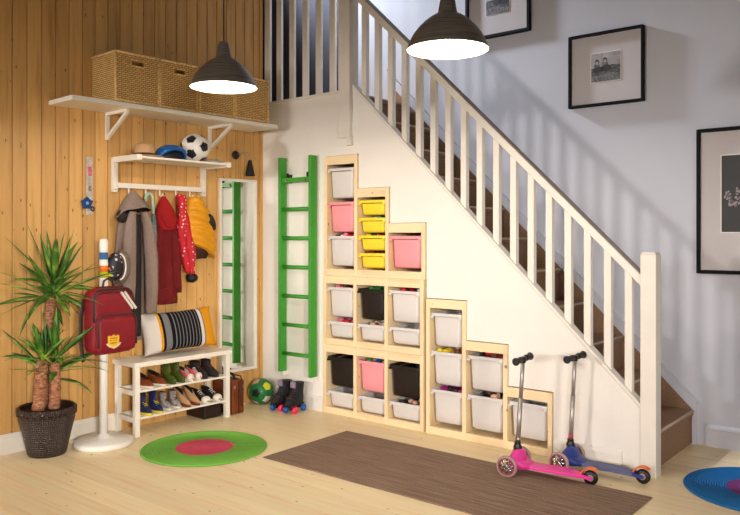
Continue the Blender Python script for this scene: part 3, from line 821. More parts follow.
pair(-.765, .10, ZU, 'dark hiking shoe next to the pink shoes', 'dark hiking shoe at the right end of the upper shelf', 'shoes on the upper bench shelf',
     kind='hiking_shoe', upper=M['hiking'], sole=M['blackm'], accent=M['leather'], L=.22, W=.088, ankle=.03, x=.125)
pair(-1.245, .088, ZL, 'dark blue child boot with yellow sole by the left bench leg', 'dark blue child boot with yellow sole beside the grey shoes', 'shoes on the lower bench shelf',
     kind='winter_boot', upper=M['shoeblue'], sole=M['shoeyel'], accent=M['shoeyel'], L=.18, W=.074, ankle=.055, x=.14, cap=False)
pair(-1.075, .080, ZL, 'grey and white high-top child shoe beside the blue boots', 'grey and white high-top child shoe beside the beige shoes', 'shoes on the lower bench shelf',
     kind='high_top_shoe', upper=M['shoegrey'], sole=M['shoewhite'], accent=M['shoeblk'], L=.15, W=.064, ankle=.035, x=.12)
pair(-.918, .082, ZL, 'beige suede heeled shoe beside the grey high-tops', 'beige suede heeled shoe beside the black sneakers', 'shoes on the lower bench shelf',
     kind='heeled_shoe', upper=M['beige'], sole=M['leather'], accent=M['beige'], L=.21, W=.066, heel=.035, x=.13, laces=False)
pair(-.765, .105, ZL, 'black canvas sneaker with white toe beside the beige shoes', 'black canvas sneaker with white toe at the right end of the lower shelf', 'shoes on the lower bench shelf',
     kind='sneaker', upper=M['shoeblk'], sole=M['shoewhite'], accent=M['shoewhite'], L=.23, W=.088, x=.14, cap=True)

# cushion
def cushion():
    mb = MB(); n = 28; hw, hh, th = .315, .155, .078
    def P_(i, j, sgn):
        u = -1+2*i/n; v = -1+2*j/n
        pu = 1-.07*(1-abs(v)**2)*abs(u)**3; pv = 1-.10*(1-abs(u)**2)*abs(v)**3
        t = ((1-u*u)*(1-v*v))**.42*th
        return (sgn*t, u*hw*pu, v*hh*pv)
    for sgn in (1, -1):
        vs = [P_(i, j, sgn) for i in range(n+1) for j in range(n+1)]
        fs = [(i*(n+1)+j, i*(n+1)+j+1, (i+1)*(n+1)+j+1, (i+1)*(n+1)+j) for i in range(n) for j in range(n)]
        mb.add(vs, fs, 0, True)
    o = mb.build('cushion', M['cush'], loc=A(.13, -.915, .682), rot=(math.radians(1.2), math.radians(-17), -BETA))
    tag(o, 'striped black, grey and white cushion with orange end leaning on the bench', 'cushion')
cushion()

# ------------------------------------------------------------------ hanging clothes (all in coordinates of the panelled wall)
def cloth(name, mat, parent, rows, seg=40, folds=(5, .012), seed=0, sub=1, two=None, cap=True):
    """rows: (z, y centre, half width y, x centre, half depth x, fold amount)"""
    mb = MB(); rings = []
    for (z, yc, hw, xc, hd, fa) in rows:
        rg = []
        for k in range(seg):
            a = 2*PI*k/seg
            fo = 1+fa*math.sin(a*folds[0]+seed+.6*math.sin(z*9+seed))+fa*.5*math.sin(a*(folds[0]*2+1)+seed*2+z*5)
            x = xc+hd*math.cos(a)*fo; y = yc+hw*math.sin(a)*(1+(fo-1)*.35)
            rg.append((max(.008, x), y, z+.004*math.sin(a*3+seed)))
        rings.append(rg)
    mb.ring_loft(rings, 0, True, cap=cap)
    return mb.build(name, mat, parent)
def interp(rows, n):
    out = []; m = len(rows)-1
    for i in range(n+1):
        t = i/n*m; k = min(int(t), m-1); f = t-k; f = f*f*(3-2*f)*.5+f*.5
        out.append(tuple(a+(b2-a)*f for a, b2 in zip(rows[k], rows[k+1])))
    return out

# grey hooded coat
gc = thing('hooded_coat', 'grey brown hooded tweed coat hanging open on the rack', 'coat', A(0, -1.27, 1.67), -BETA)
cloth('coat_body', M['gcoat'], gc, interp([(-.13, 0, .05, .07, .03, 0), (-.22, -.0, .10, .075, .04, .06), (-.40, -.005, .115, .08, .045, .12), (-.65, -.01, .115, .08, .045, .18), (-.9, -.01, .11, .08, .045, .22), (-1.03, -.005, .11, .08, .045, .25)], 24), folds=(6, 1))
cloth('lining', M['gdark'], gc, interp([(-.14, .012, .03, .125, .02, 0), (-.30, .012, .034, .13, .02, .1), (-.6, .010, .036, .13, .02, .12), (-1.0, .008, .04, .125, .02, .15)], 14), folds=(4, 1))
mb = MB(); rings = []
for i in range(17):          # hood: pinched to the peg, flaring to a wide drooping rim
    f = i/16; w = .010+.125*f**.95; z = .03-.155*f**1.15
    rg = []
    for k in range(40):
        a = 2*PI*k/40; c_, s_ = math.cos(a), math.sin(a)
        zz = z-.035*f*f*max(0, -s_)**3+.012*f*f*max(0, s_)**2+.03*f*f*max(0, c_)+.006*math.sin(a*5)*f
        rg.append((max(.012, .10+(.02+.065*f)*c_), .006*f+w*s_, zz))
    rings.append(rg)
mb.ring_loft(rings, 0, True, cap=False)
inn = [[(.1+(p[0]-.1)*.93, p[1]*.95, p[2]+.004) for p in rings[-1]], [(.1+(p[0]-.1)*.8, p[1]*.8, p[2]+.03) for p in rings[-1]], [(.1+(p[0]-.1)*.4, p[1]*.4, p[2]+.07) for p in rings[-1]]]
mb.ring_loft([rings[-1]]+inn, 1, True, cap=False)
mb.ball((.10, -.088, -.150), (.045, .036, .048), 1, 16, 10)
mb.build('hood', [M['gcoat'], M['gdark']], gc)
for s_ in (-1, 1):
    z_end = -.84 if s_ > 0 else -.74
    cloth('sleeve', M['gcoat'], gc, interp([(-.12, s_*.045+.01, .022, .15, .03, 0), (-.22, s_*.072+.01, .040, .165, .04, .06), (-.45, s_*.090+.01, .050, .175, .042, .12), (-.65, s_*.094+.01, .047, .175, .042, .14), (z_end, s_*.09+.012, .040, .17, .036, .08)], 20), seg=28, folds=(3, 1), seed=s_)
# mint umbrella
um = thing('umbrella', 'closed umbrella with a mint green crook handle on the rack', 'umbrella', A(0, -1.137, 1.66), -BETA)
mb = MB(); mb.tube([(.1, -.045, -.02), (.1, -.045, .0), (.1, -.038, .02), (.1, -.02, .033), (.1, 0, .030)], .009)
mb2 = MB(); pts = [(.115, -.042, -.03), (.115, -.045, -.005), (.115, -.035, .018), (.115, -.015, .028), (.115, .005, .018), (.115, .013, -.01), (.115, .015, -.06), (.118, .018, -.12)]
mb2.tube(pts, [.0105]*7+[.011], 0, 10); mb2.build('crook_handle', M['mint'], um)
mb = MB(); mb.tube([(.118, .018, -.12), (.12, .022, -.17), (.12, .026, -.3), (.12, .03, -.62), (.12, .031, -.72)], [.012, .016, .018, .010, .004], 0, 14); mb.build('folded_canopy', paint('teal_print_nylon', '#5F8A86', .6, var=.3, scale=50), um)
# red coat
rc = thing('hooded_coat', 'dark red hooded wool coat hanging on the rack', 'coat', A(0, -1.02, 1.66), -BETA)
cloth('coat_body', M['red'], rc, interp([(-.14, .01, .05, .08, .045, 0), (-.24, .0, .10, .085, .055, .10), (-.40, -.005, .125, .09, .058, .22), (-.66, -.005, .140, .09, .06, .30), (-.70, -.005, .140, .09, .06, .30)], 20), folds=(7, 1))
mb = MB(); rings = []
for i in range(15):
    f = i/14; w = .006+.082*math.sin(PI*.5*min(1, f*1.25))**.9; z = .012-.225*f
    rings.append([(max(.012, .095+(.02+.05*math.sin(PI*.55*f))*math.cos(a)), .028*f+w*math.sin(a)*(1-.25*max(0, f-.75)*4*.6), z-.028*f*math.cos(a*1.0+.6)) for a in [2*PI*k/26 for k in range(26)]])
mb.ring_loft(rings, 0, True, cap=True); mb.tube([(.158, -.055, -.13), (.168, -.02, -.205), (.165, .045, -.225), (.15, .085, -.19)], .007, 0, 8)
mb.build('hood', M['redh'], rc)
cloth('sleeve', M['red'], rc, interp([(-.2, .07, .03, .11, .03, 0), (-.45, .085, .042, .13, .035, .15), (-.68, .082, .04, .13, .035, .15)], 12), seg=22, folds=(4, 1))
cloth('hem_flap', M['red'], rc, interp([(-.66, -.005, .098, .13, .028, .05), (-.74, -.005, .10, .135, .035, .05), (-.775, -.0, .095, .13, .03, .05)], 8), seg=26, folds=(3, 1))
# dotted scarf
sf = thing('scarf', 'red scarf with white dots and a black pompom hanging on the rack', 'scarf', A(0, -.905, 1.67), -BETA)
mb = MB(); 
for off, seed in ((-.022, 0), (.026, 2)):
    pts = []; rs = []
    for i in range(22):
        f = i/21; y = .02+off*min(1, f*3)+.075*f+.006*math.sin(f*9+seed); pts.append((.115+.012*math.sin(f*7+seed), y, .01-.575*f - (.02 if seed else 0)*f)); rs.append(.025+.013*math.sin(PI*f)+.004*math.sin(f*17+seed))
    mb.tube(pts, rs, 0, 12, flat=1.0)
mb.ball((.10, .018, .0), (.03, .028, .028), 0, 12, 8)
mb.build('knotted_cloth', M['dots'], sf)
mb = MB(); mb.ball((.12, .115, -.605), (.045, .042, .036), 0, 18, 12)
for v in mb.v: v += Vector((random.uniform(-.004, .004), random.uniform(-.004, .004), random.uniform(-.004, .004)))
mb.build('pompom', M['blackm'], sf)
# yellow vest
ve = thing('quilted_vest', 'mustard yellow quilted vest hanging at the right end of the rack', 'vest', A(0, -.757, 1.66), -BETA)
mb = MB(); rings = []; n = 46
for i in range(n+1):
    f = i/n; z = .015-.40*f
    hw = .042+.080*math.sin(PI*.5*min(1, f*2.0)); yc = .0+.055*min(1, f*1.8) + .015*f
    if f > .7: hw *= 1-.15*(f-.7)/.3
    puff = .018*abs(math.sin(PI*f*6.5))**.7
    rings.append([(max(.01, .105+(.045+puff)*math.cos(a)), yc+(hw+puff*.5)*math.sin(a), z-.06*f*(math.sin(a)+.0)+.012*math.cos(a*2)*f) for a in [2*PI*k/36 for k in range(36)]])
mb.ring_loft(rings, 0, True, cap=True); mb.build('quilted_body', M['yel'], ve)
mb = MB(); mb.ball((0, 0, 0), (.026, .030, .068), 0, 18, 12, Tm(.145, .132, -.175) @ Matrix.Rotation(.35, 4, 'X')); mb.build('armhole', M['blackm'], ve)
cloth('lining', M['brownfur'], ve, interp([(-.36, .065, .075, .105, .04, 0), (-.42, .055, .07, .105, .04, .1), (-.45, .05, .055, .105, .03, .1)], 6), seg=24)

# ------------------------------------------------------------------ stand, bag, pouch
pst = A(.285, -1.597, 0)
sd = thing('coat_stand', 'white post on a round foot beside the bench with striped top', 'stand', pst, -BETA)
mb = MB(); mb.lathe([(0, 0), (.175, 0), (.19, .012), (.19, .03), (.175, .042), (.08, .05), (.045, .058), (.034, .075), (0, .08)], seg=56); mb.build('foot', M['enamel'], sd)
mb = MB(); mb.cyl((0, 0, .06), (0, 0, 1.105), .027); mb.build('post', M['enamel'], sd)
mb = MB(); bands = [(1.105, 1.135, 4), (1.135, 1.175, 3), (1.175, 1.225, 2), (1.225, 1.272, 0), (1.272, 1.320, 1), (1.320, 1.395, 0)]
bands = [(1.105, 1.145, 3), (1.145, 1.185, 2), (1.185, 1.225, 0), (1.225, 1.272, 1), (1.272, 1.345, 0)]
for a, b2, mi_ in bands: mb.cyl((0, 0, a), (0, 0, b2), .027, .027, mi_)
mb.lathe([(.027, 1.345), (.024, 1.357), (.014, 1.362), (0, 1.362)], mi=0)
mb.build('striped_cap', [M['enamel'], paint('band_blue', '#3C6FAE', .4), M['orange'], paint('band_lime', '#D5D92A', .4)], sd)
for k, (zz, mt) in enumerate(((1.165, M['orange']), (1.12, paint('peg_lime', '#C8D030', .4)))):
    mb = MB(); mb.tube([(0.01, .025, zz), (.02, .07, zz), (.022, .082, zz+.01)], .010, 0, 10); mb.build('peg', mt, sd)

bp = thing('backpack', 'burgundy school backpack with a yellow crest hanging on the white post', 'backpack', A(.39, -1.618, .615), -BETA+.10)
def rbox(mb, hx, hy, z0, z1, xc, rad, mi=0, bulge=0.0, n=14):
    rings = []
    for i in range(n+1):
        f = i/n; z = z0+(z1-z0)*f
        e = min(f, 1-f)*(z1-z0); k = 1.0
        ins = rad-math.sqrt(max(0, rad*rad-(rad-min(e, rad))**2))
        bx = hx+bulge*math.sin(PI*f)
        rg = []
        for q in range(32):
            a = 2*PI*q/32; c_, s_ = math.cos(a), math.sin(a); pw = .35
            rg.append((xc+(bx-ins)*math.copysign(abs(c_)**pw, c_), (hy-ins)*math.copysign(abs(s_)**pw, s_), z))
        rings.append(rg)
    mb.ring_loft(rings, mi, True, cap=True)
mb = MB(); rbox(mb, .060, .152, 0, .44, 0, .06, bulge=.008); mb.build('main_compartment', M['burg'], bp)
mb = MB(); rbox(mb, .03, .140, .015, .26, .065, .035, bulge=.010); mb.build('front_pocket', M['burg'], bp)
def arc(hy, z0, z1, x, r, w):
    mb = MB(); pts = [(x, -hy, z0)]
    for k in range(9): a = PI-PI/2*k/8; pts.append((x, -hy+r+r*math.cos(a), z1-r+r*math.sin(a)))
    for k in range(9): a = PI/2-PI/2*k/8; pts.append((x, hy-r+r*math.cos(a), z1-r+r*math.sin(a)))
    pts.append((x, hy, z0)); mb.tube(pts, w, 0, 8); return mb
arc(.141, .06, .262, .094, .05, .0055).build('pocket_zip', M['burgd'], bp)
arc(.146, .22, .425, .050, .06, .006).build('main_zip', M['burgd'], bp)
arc(.148, .22, .405, .06, .06, .004).build('piping', M['burgd'], bp)
for dy in (0, .026):
    mb = MB(); Mx = Tm(.072, .088+dy, .345) @ Matrix.Rotation(math.radians(38), 4, 'X')
    mb.box((-.010, -.007, -.072), (.0, .007, .072), 0, Mx); mb.build('reflective_stripe', paint('reflective_tape', '#D8CFC6', .4), bp)
# crest: shield with scroll and lines
mb = MB(); mb.prism([(-.042, .055), (-.028, .06), (-.02, .052), (0, .064), (.02, .052), (.028, .06), (.042, .055), (.040, .01), (.028, -.008), (0, -.018), (-.028, -.008), (-.040, .01)], 0, .1035, .1065)
cr = mb.build('crest', M['gold'], bp, loc=(0, -.040, .075))
mb = MB(); mb.tube([(.108, -.05, .008), (.109, -.03, -.010), (.109, 0, -.022), (.109, .03, -.010), (.108, .05, .008)], .006, 0, 6); mb.build('scroll', M['crestw'], cr)
mb = MB()
for zz, ws in ((.040, (.018, .012)), (.026, (.02,)), (.010, (.028,))):
    yy = -.024
    tot = .048
    for q in range(5): 
        if q % 2 == 0 or zz != .026: mb.box((.1066, -.024+q*.010, zz-.004), (.1072, -.024+q*.010+.007, zz+.004))
mb.build('crest_lettering', paint('crest_ink', '#7A5A18', .6), cr)
mb = MB(); mb.tube([(-.01, -.04, .43), (-.01, -.03, .475), (-.01, 0, .49), (-.01, .03, .475), (-.01, .04, .43)], .007, 0, 8); mb.build('grab_handle', M['burgd'], bp)
mb = MB()
mb.tube([(-.05, -.145, .36), (-.06, -.165, .25), (-.055, -.168, .1), (-.05, -.16, .0), (-.045, -.155, -.035)], .014, 0, 8, flat=.4); mb.build('shoulder_strap', M['burgd'], bp)
# child's patterned bag behind
pt = thing('shoulder_bag', 'black patterned bag with a grey brown curved edge on the white post', 'bag', A(.285, -1.505, 1.10), -BETA)
mb = MB(); mb.ball((0, -.01, .075), (.042, .058, .095), 0, 22, 14); mb.build('bag_body', M['totem'], pt)
mb = MB(); pts = [(.01, .055*math.sin(a)+.0+.012, .075+.098*math.cos(a)) for a in [k*PI/14 for k in range(15)]]
mb.tube(pts, [.018+.012*math.sin(PI*k/14) for k in range(15)], 0, 12); mb.build('padded_edge', paint('grey_brown_satin', '#6B5B50', .45, var=.15), pt)
mb = MB(); pts = [(.045, .042*math.sin(a)+.0, .075+.085*math.cos(a)) for a in [k*PI/14 for k in range(15)]]
mb.tube(pts, .005, 0, 8); mb.build('white_piping', M['shoewhite'], pt)

# ------------------------------------------------------------------ plant
def yucca():
    t = thing('potted_yucca', 'tall yucca in a dark woven pot against the panelled wall', 'plant', A(.192, -1.932, 0), -BETA)
    mb = MB(); prof = [(0, 0), (.118, 0), (.126, .012), (.150, .12), (.178, .23), (.186, .285), (.186, .31), (.178, .322), (.168, .316), (.168, .285), (0, .28)]
    prof = [(a*.93, b2*.95) for a, b2 in prof]
    mb.lathe(prof, seg=64); mb.build('woven_pot', M['pot'], t)
    mb = MB()
    for k in range(4):
        mb.tube([((.172)*math.cos(a), (.172)*math.sin(a), .258+.011*k+.003*math.sin(a*24+k*PI)) for a in [2*PI*q/96 for q in range(97)]], .0065, 0, 6, cap=False)
    mb.build('plaited_rim', M['pot'], t)
    mb = MB(); mb.lathe([(0, .285), (.10, .285), (.156, .278)], seg=32); mb.build('soil', M['soil'], t)
    def trunk(p0, p1, r0, r1):
        mb = MB(); pts = []; n = 14
        for i in range(n+1):
            f = i/n; p = Vector(p0).lerp(Vector(p1), f); p.x += .008*math.sin(f*5); pts.append(p)
        mb.tube(pts, [r0+(r1-r0)*i/n+.0022*math.sin(i*2.3) for i in range(n+1)], 0, 18); mb.build('trunk', M['bark'], t)
    trunk((.06, -.085, .30), (.05, -.05, .60), .038, .036)
    trunk((.08, .005, .30), (.075, .02, .585), .036, .034)
    trunk((-.03, -.01, .30), (-.05, .06, 1.0), .036, .033)
    def crown(c, n, L, seed, name='foliage', wmax=.022, drop=112):
        rnd = random.Random(seed); mb = MB()
        for i in range(n):
            az = i*2.39996+rnd.uniform(-.25, .25); el = math.radians(88-drop*((i+.5)/n)**.85+rnd.uniform(-8, 8)); ln = L*rnd.uniform(.75, 1.1)*(1 if i > 5 else .85)
            d0 = Vector((math.cos(az)*math.cos(el), math.sin(az)*math.cos(el), math.sin(el)))
            side = Vector((-math.sin(az), math.cos(az), 0)); droop = rnd.uniform(.15, .55)*(1.1-abs(math.sin(el)))
            if rnd.random() < .2: droop += .7
            p = Vector(c)+Vector((0, 0, rnd.uniform(-.06, .04)-.05*(i/n)))+d0*.015; d_ = d0.copy(); segs = 9; rows = []
            tw = rnd.uniform(-.5, .5)
            for s_ in range(segs+1):
                f = s_/segs; w = wmax*(.55+.9*f if f < .35 else (1.0-.13*(f-.35))*(1-((f-.35)/.65)**2.2))+.0006
                nrm = d_.cross(side).normalized(); sd_ = (side*math.cos(tw)+nrm*math.sin(tw))
                q = p.copy()
                q.x = max(q.x, -.155)
                rows.append([q-sd_*w, q-nrm*w*.22, q+sd_*w, q+nrm*.0012])
                p = p+d_*(ln/segs); d_ = (d_+Vector((0, 0, -1))*droop*.16*(f+.3)).normalized()
            mb.ring_loft(rows, 0, True, cap=False)
        mb.build(name, M['leaf'], t)
    crown((-.045, .065, 1.05), 52, .40, 3, wmax=.021)
    crown((.05, -.05, .62), 17, .30, 8, wmax=.022, drop=84)
    crown((.075, .02, .605), 20, .32, 5, wmax=.022, drop=88)
    crown((-.03, .04, .56), 12, .30, 15, wmax=.020, drop=95)
yucca()

# ------------------------------------------------------------------ rugs
def round_rug(name, mat, c, label):
    mb = MB(); n = 46; prof = [(0, .0)]
    prof = [(0.0, 0.0)] + [(.4, 0), (.404, .004), (.4, .008)]
    for k in range(30):
        r = .4-.4*k/30; prof += [(r-.0033, .0095), (max(0, r-.0100), .0095), (max(0, r-.0133), .0078)]
    mb.lathe(prof, seg=96); o = mb.build(name, mat, loc=(c[0], c[1], .0005)); tag(o, label, 'rug')
round_rug('round_rug', M['rugg'], (.79, -1.235), 'round green rug with a pink centre')
round_rug('round_rug', M['rugb'], (3.80, .14), 'round blue rug with a purple centre in front of the stairs')
mb = MB(); mb.box((0, -.80, 0), (2.12, 0, .007)); o = mb.build('woven_rug', M['weave'], loc=(1.245, -.345, .0005), bevel=.002); tag(o, 'long brown flatwoven rug in front of the storage', 'rug')

# ------------------------------------------------------------------ suitcase, skates
su = thing('suitcase', 'small brown leather suitcase standing between bench and corner', 'suitcase', A(.0, -.470, 0), -BETA)
mb = MB(); mb.box((.022, -.058, .004), (.275, .058, .265)); mb.build('case_body', M['leather'], su, bevel=.012)
mb = MB(); mb.tube([(.281, -.0, .008), (.281, .0, .255)], .003, 0, 6); mb.tube([(.018, 0, .271), (.275, 0, .271)], .003, 0, 6); mb.build('zip_seam', M['leatherd'], su)
mb = MB(); mb.tube([(.07, 0, .265), (.09, 0, .30), (.15, 0, .31), (.21, 0, .30), (.23, 0, .265)], .010, 0, 10); mb.build('handle', M['black'], su)
mb = MB(); mb.tube([(.20, .02, .295), (.265, .03, .29), (.292, .028, .24), (.290, .015, .14), (.291, .022, .06)], .005, 0, 8); mb.build('luggage_strap', M['burgd'], su)
for y in (-.04, .04):
    mb = MB(); mb.box((.276, y-.008, .20), (.281, y+.008, .225)); mb.build('clasp', M['steel'], su)
mb = MB(); mb.box((.022, -.10, .004), (.25, .06, .10)); 
o = mb.build('storage_box', M['leatherd'], loc=A(-.01, -.665, 0), rot=(0, 0, -BETA), bevel=.01)
tag(o, 'dark brown box on the floor under the right end of the bench', 'box')
for q in (0,):
    pass

def skate(loc, rz, label):
    t = thing('roller_skate', label, 'roller skate', loc, rz, 'pair of roller skates')
    mb = MB(); rings = []
    for (z, xf, xb, w) in ((.062, .125, -.10, .042), (.085, .128, -.105, .046), (.115, .105, -.105, .045), (.14, .05, -.10, .042), (.17, .028, -.098, .042), (.205, .022, -.098, .046), (.225, .024, -.10, .048)):
        rings.append([((xf+xb)/2+(xf-xb)/2*math.cos(a), w*math.sin(a), z) for a in [2*PI*k/24 for k in range(24)]])
    mb.ring_loft(rings, 0, True, cap=True); mb.build('boot', M['shoeblk'], t)
    mb = MB(); mb.box((.018, -.022, .19), (.036, .022, .24)); mb.build('tongue', M['purplegrey'], t, bevel=.006)
    mb = MB()
    for k in range(5): mb.tube([(.03+.012*k, -.028, .165-.015*k), (.045+.012*k, 0, .17-.015*k), (.03+.012*k, .028, .165-.015*k)], .003, 0, 6)
    mb.tube([(.06, -.039, .10), (.09, -.02, .125), (.09, .02, .125), (.06, .039, .10)], .007, 0, 8)
    mb.build('laces', M['burgd'], t)
    mb = MB(); mb.box((-.095, -.03, .052), (.12, .03, .064)); mb.box((.05, -.012, .026), (.08, .012, .054)); mb.box((-.075, -.012, .026), (-.045, .012, .054)); mb.build('plate', M['black'], t, bevel=.002)
    for x in (.065, -.06):
        for y in (-.042, .042):
            mb = MB(); mb.lathe([(0, -.015), (.020, -.015), (.027, -.010), (.027, .010), (.020, .015), (0, .015)], M=Tm(x, y, .0275) @ Matrix.Rotation(PI/2, 4, 'X'), seg=24)
            mb.build('wheel', M['wheelpink'] if (x > 0) == (y > 0) else M['wheelblue'], t)
    mb = MB(); mb.cyl((.118, 0, .03), (.130, 0, .055), .014, .012); mb.build('toe_stop', M['wheelblue'], t)
skate((.405, -.155, 0), math.radians(-84), 'black roller skate with pink wheels, the one nearer the green ball')
skate((.54, -.150, 0), math.radians(-78), 'black roller skate with pink wheels, the one nearer the storage')

# ------------------------------------------------------------------ scooters
def scooter(loc, rz, body, deckm, label, barx, sticker, steer=0.0):
    t = thing('kick_scooter', label, 'scooter', loc, rz, 'scooters beside the stair wall')
    # origin: on the floor midway between the front wheels; travel from front (x=0) to rear wheel at x=.43
    for s_ in (-1, 1):
        mb = MB(); Mx = Tm(0, s_*.118, .062) @ Matrix.Rotation(PI/2, 4, 'X')
        mb.lathe([(.049, -.010), (.055, -.013), (.060, -.008), (.062, 0), (.060, .008), (.055, .013), (.049, .010), (.049, -.010)], M=Mx, seg=36)
        w = mb.build('front_wheel', M['rub2'], t)
        mb = MB(); mb.lathe([(.043, -.012), (.049, -.0125), (.049, .0125), (.043, .012), (.043, -.012)], M=Mx, seg=36); mb.build('rim', paint('pink_wheel_core', '#8A4A50', .4), w)
        mb = MB()
        for k in range(8):
            a = k*PI/4; mb.tube([(.008*math.cos(a), s_*.118, .062+.008*math.sin(a)), (.045*math.cos(a), s_*.118, .062+.045*math.sin(a))], [.007, .0045], 0, 6)
        mb.lathe([(0, -.014), (.012, -.014), (.012, .014), (0, .014)], M=Mx, seg=16); mb.build('spokes', M['chrome'], w)
    mb = MB(); mb.lathe([(.0, -.012), (.030, -.013), (.040, -.008), (.040, .008), (.030, .013), (0, .012)], M=Tm(.445, 0, .041) @ Matrix.Rotation(PI/2, 4, 'X'), seg=30)
    rw = mb.build('rear_wheel', M['black'], t)
    mb = MB(); mb.lathe([(0, -.0135), (.016, -.0135), (.018, -.0128)], M=Tm(.445, 0, .041) @ Matrix.Rotation(PI/2, 4, 'X'), seg=16); mb.lathe([(0, .0135), (.016, .0135), (.018, .0128)], M=Tm(.445, 0, .041) @ Matrix.Rotation(PI/2, 4, 'X'), seg=16); mb.build('hub_cap', M['rub2'], rw)
    # front housing: arch between the wheels, narrowing to the deck
    mb = MB(); rings = []
    for i in range(13):
        f = i/12; y = -.095+.19*f; b_ = math.sin(PI*f)
        h = .085+.062*b_**.8; ext = .030+.045*b_
        rings.append([(ext*.55*math.cos(a)+.012+.02*b_, y, .035+ (h-.035)*.5+ (h-.035)*.5*math.sin(a)) for a in [2*PI*k/16 for k in range(16)]])
    mb.ring_loft(rings, 0, True, cap=True)
    rings = []
    for (x, hw, z0, z1) in ((.0, .085, .05, .12), (.04, .08, .042, .105), (.075, .068, .042, .078), (.11, .052, .045, .066)):
        rings.append([(x, -hw, z0), (x, hw, z0), (x, hw, z1*.9), (x, hw*.5, z1), (x, -hw*.5, z1), (x, -hw, z1*.9)])
    mb.ring_loft(rings, 0, True, cap=True)
    mb.build('front_housing', body, t)
    mb = MB(); rings = []
    for (x, hw, zt) in ((.085, .050, .064), (.14, .052, .062), (.26, .056, .062), (.34, .050, .060), (.395, .034, .056)):
        rings.append([(x, -hw, zt-.018), (x, hw, zt-.018), (x, hw, zt-.003), (x, hw-.006, zt), (x, -hw+.006, zt), (x, -hw, zt-.003)])
    mb.ring_loft(rings, 0, False, cap=True); mb.build('deck', deckm, t, bevel=.002)
    mb = MB()
    for s_ in (-1, 1): mb.prism([(.36, .040), (.455, .032), (.455, .050), (.385, .060), (.36, .058)], 1, s_*.019, s_*.030)
    mb.build('rear_fork', body, t, bevel=.002)
    mb = MB(); rings = []
    for k in range(9):
        a = math.radians(165-115*k/8); r0_, r1_ = .050, .057
        rings.append([(.445+r0_*math.cos(a), -.022, .041+r0_*math.sin(a)), (.445+r0_*math.cos(a), .022, .041+r0_*math.sin(a)), (.445+r1_*math.cos(a), .022, .041+r1_*math.sin(a)), (.445+r1_*math.cos(a), -.022, .041+r1_*math.sin(a))])
    mb.ring_loft(rings, 0, False, cap=True); mb.build('rear_brake', M['orange'], t, bevel=.002)
    mb = MB(); mb.lathe([(0, .125), (.024, .13), (.026, .15), (.019, .165), (.0185, .18), (0, .18)], c=(.022, 0, 0), seg=20); mb.build('steering_collar', M['black'], t)
    top = Vector((barx, 0, .665)); bot = Vector((.022, 0, .16))
    mb = MB(); mb.tube([bot, bot.lerp(top, .55)], .014, 0, 14); mb.tube([bot.lerp(top, .5), top], .0118, 0, 14); sm = mb.build('steering_stem', M['stem'], t)
    mb = MB(); mb.tube([bot.lerp(top, .04), bot.lerp(top, .10)], .0146, 0, 14); mb.build('stem_sticker', sticker, sm)
    hb = MB(); ca, sa = math.cos(steer), math.sin(steer)
    def hp(y): return (top.x-sa*y, ca*y, top.z)
    hb.tube([hp(-.04), hp(.04)], .013, 0, 12); hb.cyl((top.x, 0, top.z-.02), (top.x, 0, top.z+.012), .017); bar = hb.build('handlebar', M['black'], t)
    for s_ in (-1, 1):
        mb = MB(); mb.tube([hp(s_*.035), hp(s_*.05), hp(s_*.07), hp(s_*.105), hp(s_*.120), hp(s_*.126)], [.016, .019, .016, .018, .023, .018], 0, 14); mb.build('grip', M['blackm'], bar)
scooter((2.588, -.405, 0), math.radians(7.5), M['pinkp'], M['pinkp'], 'pink three-wheeled kick scooter standing on the rug edge', .055, M['steel'], 0)
scooter((2.802, -.150, 0), math.radians(1), M['bluep'], M['greyblue'], 'dark blue three-wheeled kick scooter against the stair wall', .05, M['redd'], 0)

# ------------------------------------------------------------------ picture frames
def greyscale(name, stops, scale, seed):
    s = N(name); tc = s.n('ShaderNodeTexCoord'); mp = s.n('ShaderNodeMapping'); mp.inputs['Location'].default_value = (seed, seed*2, 0)
    s.l(tc.outputs['Object'], mp.inputs[0]); s.base(s.ramp(s.noise(mp.outputs[0], scale, 5, .7), stops)); return s.fin(.5)
K_, G1, G2, Wt = lin('#1C1A1D'), lin('#4A474B'), lin('#8B878B'), lin('#C4BFC0')
def frame(cx, cz, w, h, t_, pic, label, draw, pz=0, px=0):
    f = thing('picture_frame', label, 'picture', (cx, YB-.001, cz), 0, 'framed pictures on the stair wall')
    hw, hh = w/2, h/2; D = .036
    mb = MB(); mb.box((-hw, -D, -hh), (-hw+t_, 0, hh)); mb.box((hw-t_, -D, -hh), (hw, 0, hh)); mb.box((-hw+t_, -D, -hh), (hw-t_, 0, -hh+t_)); mb.box((-hw+t_, -D, hh-t_), (hw-t_, 0, hh))
    mb.build('frame', M['photoframe'], f, bevel=.002)
    mb = MB(); mb.box((-hw+t_, -.012, -hh+t_), (hw-t_, 0, hh-t_)); mb.build('mount', M['mat'], f)
    pw, ph = pic
    mb = MB(); mb.box((px-pw/2-.006, -.0130, pz-ph/2-.006), (px+pw/2+.006, -.0121, pz+ph/2+.006)); bv = mb.build('mount_bevel', M['enamel'], f)
    p = thing_part(f, px, pz); draw(p, pw, ph)
def thing_part(f, px, pz): return (f, px, pz)
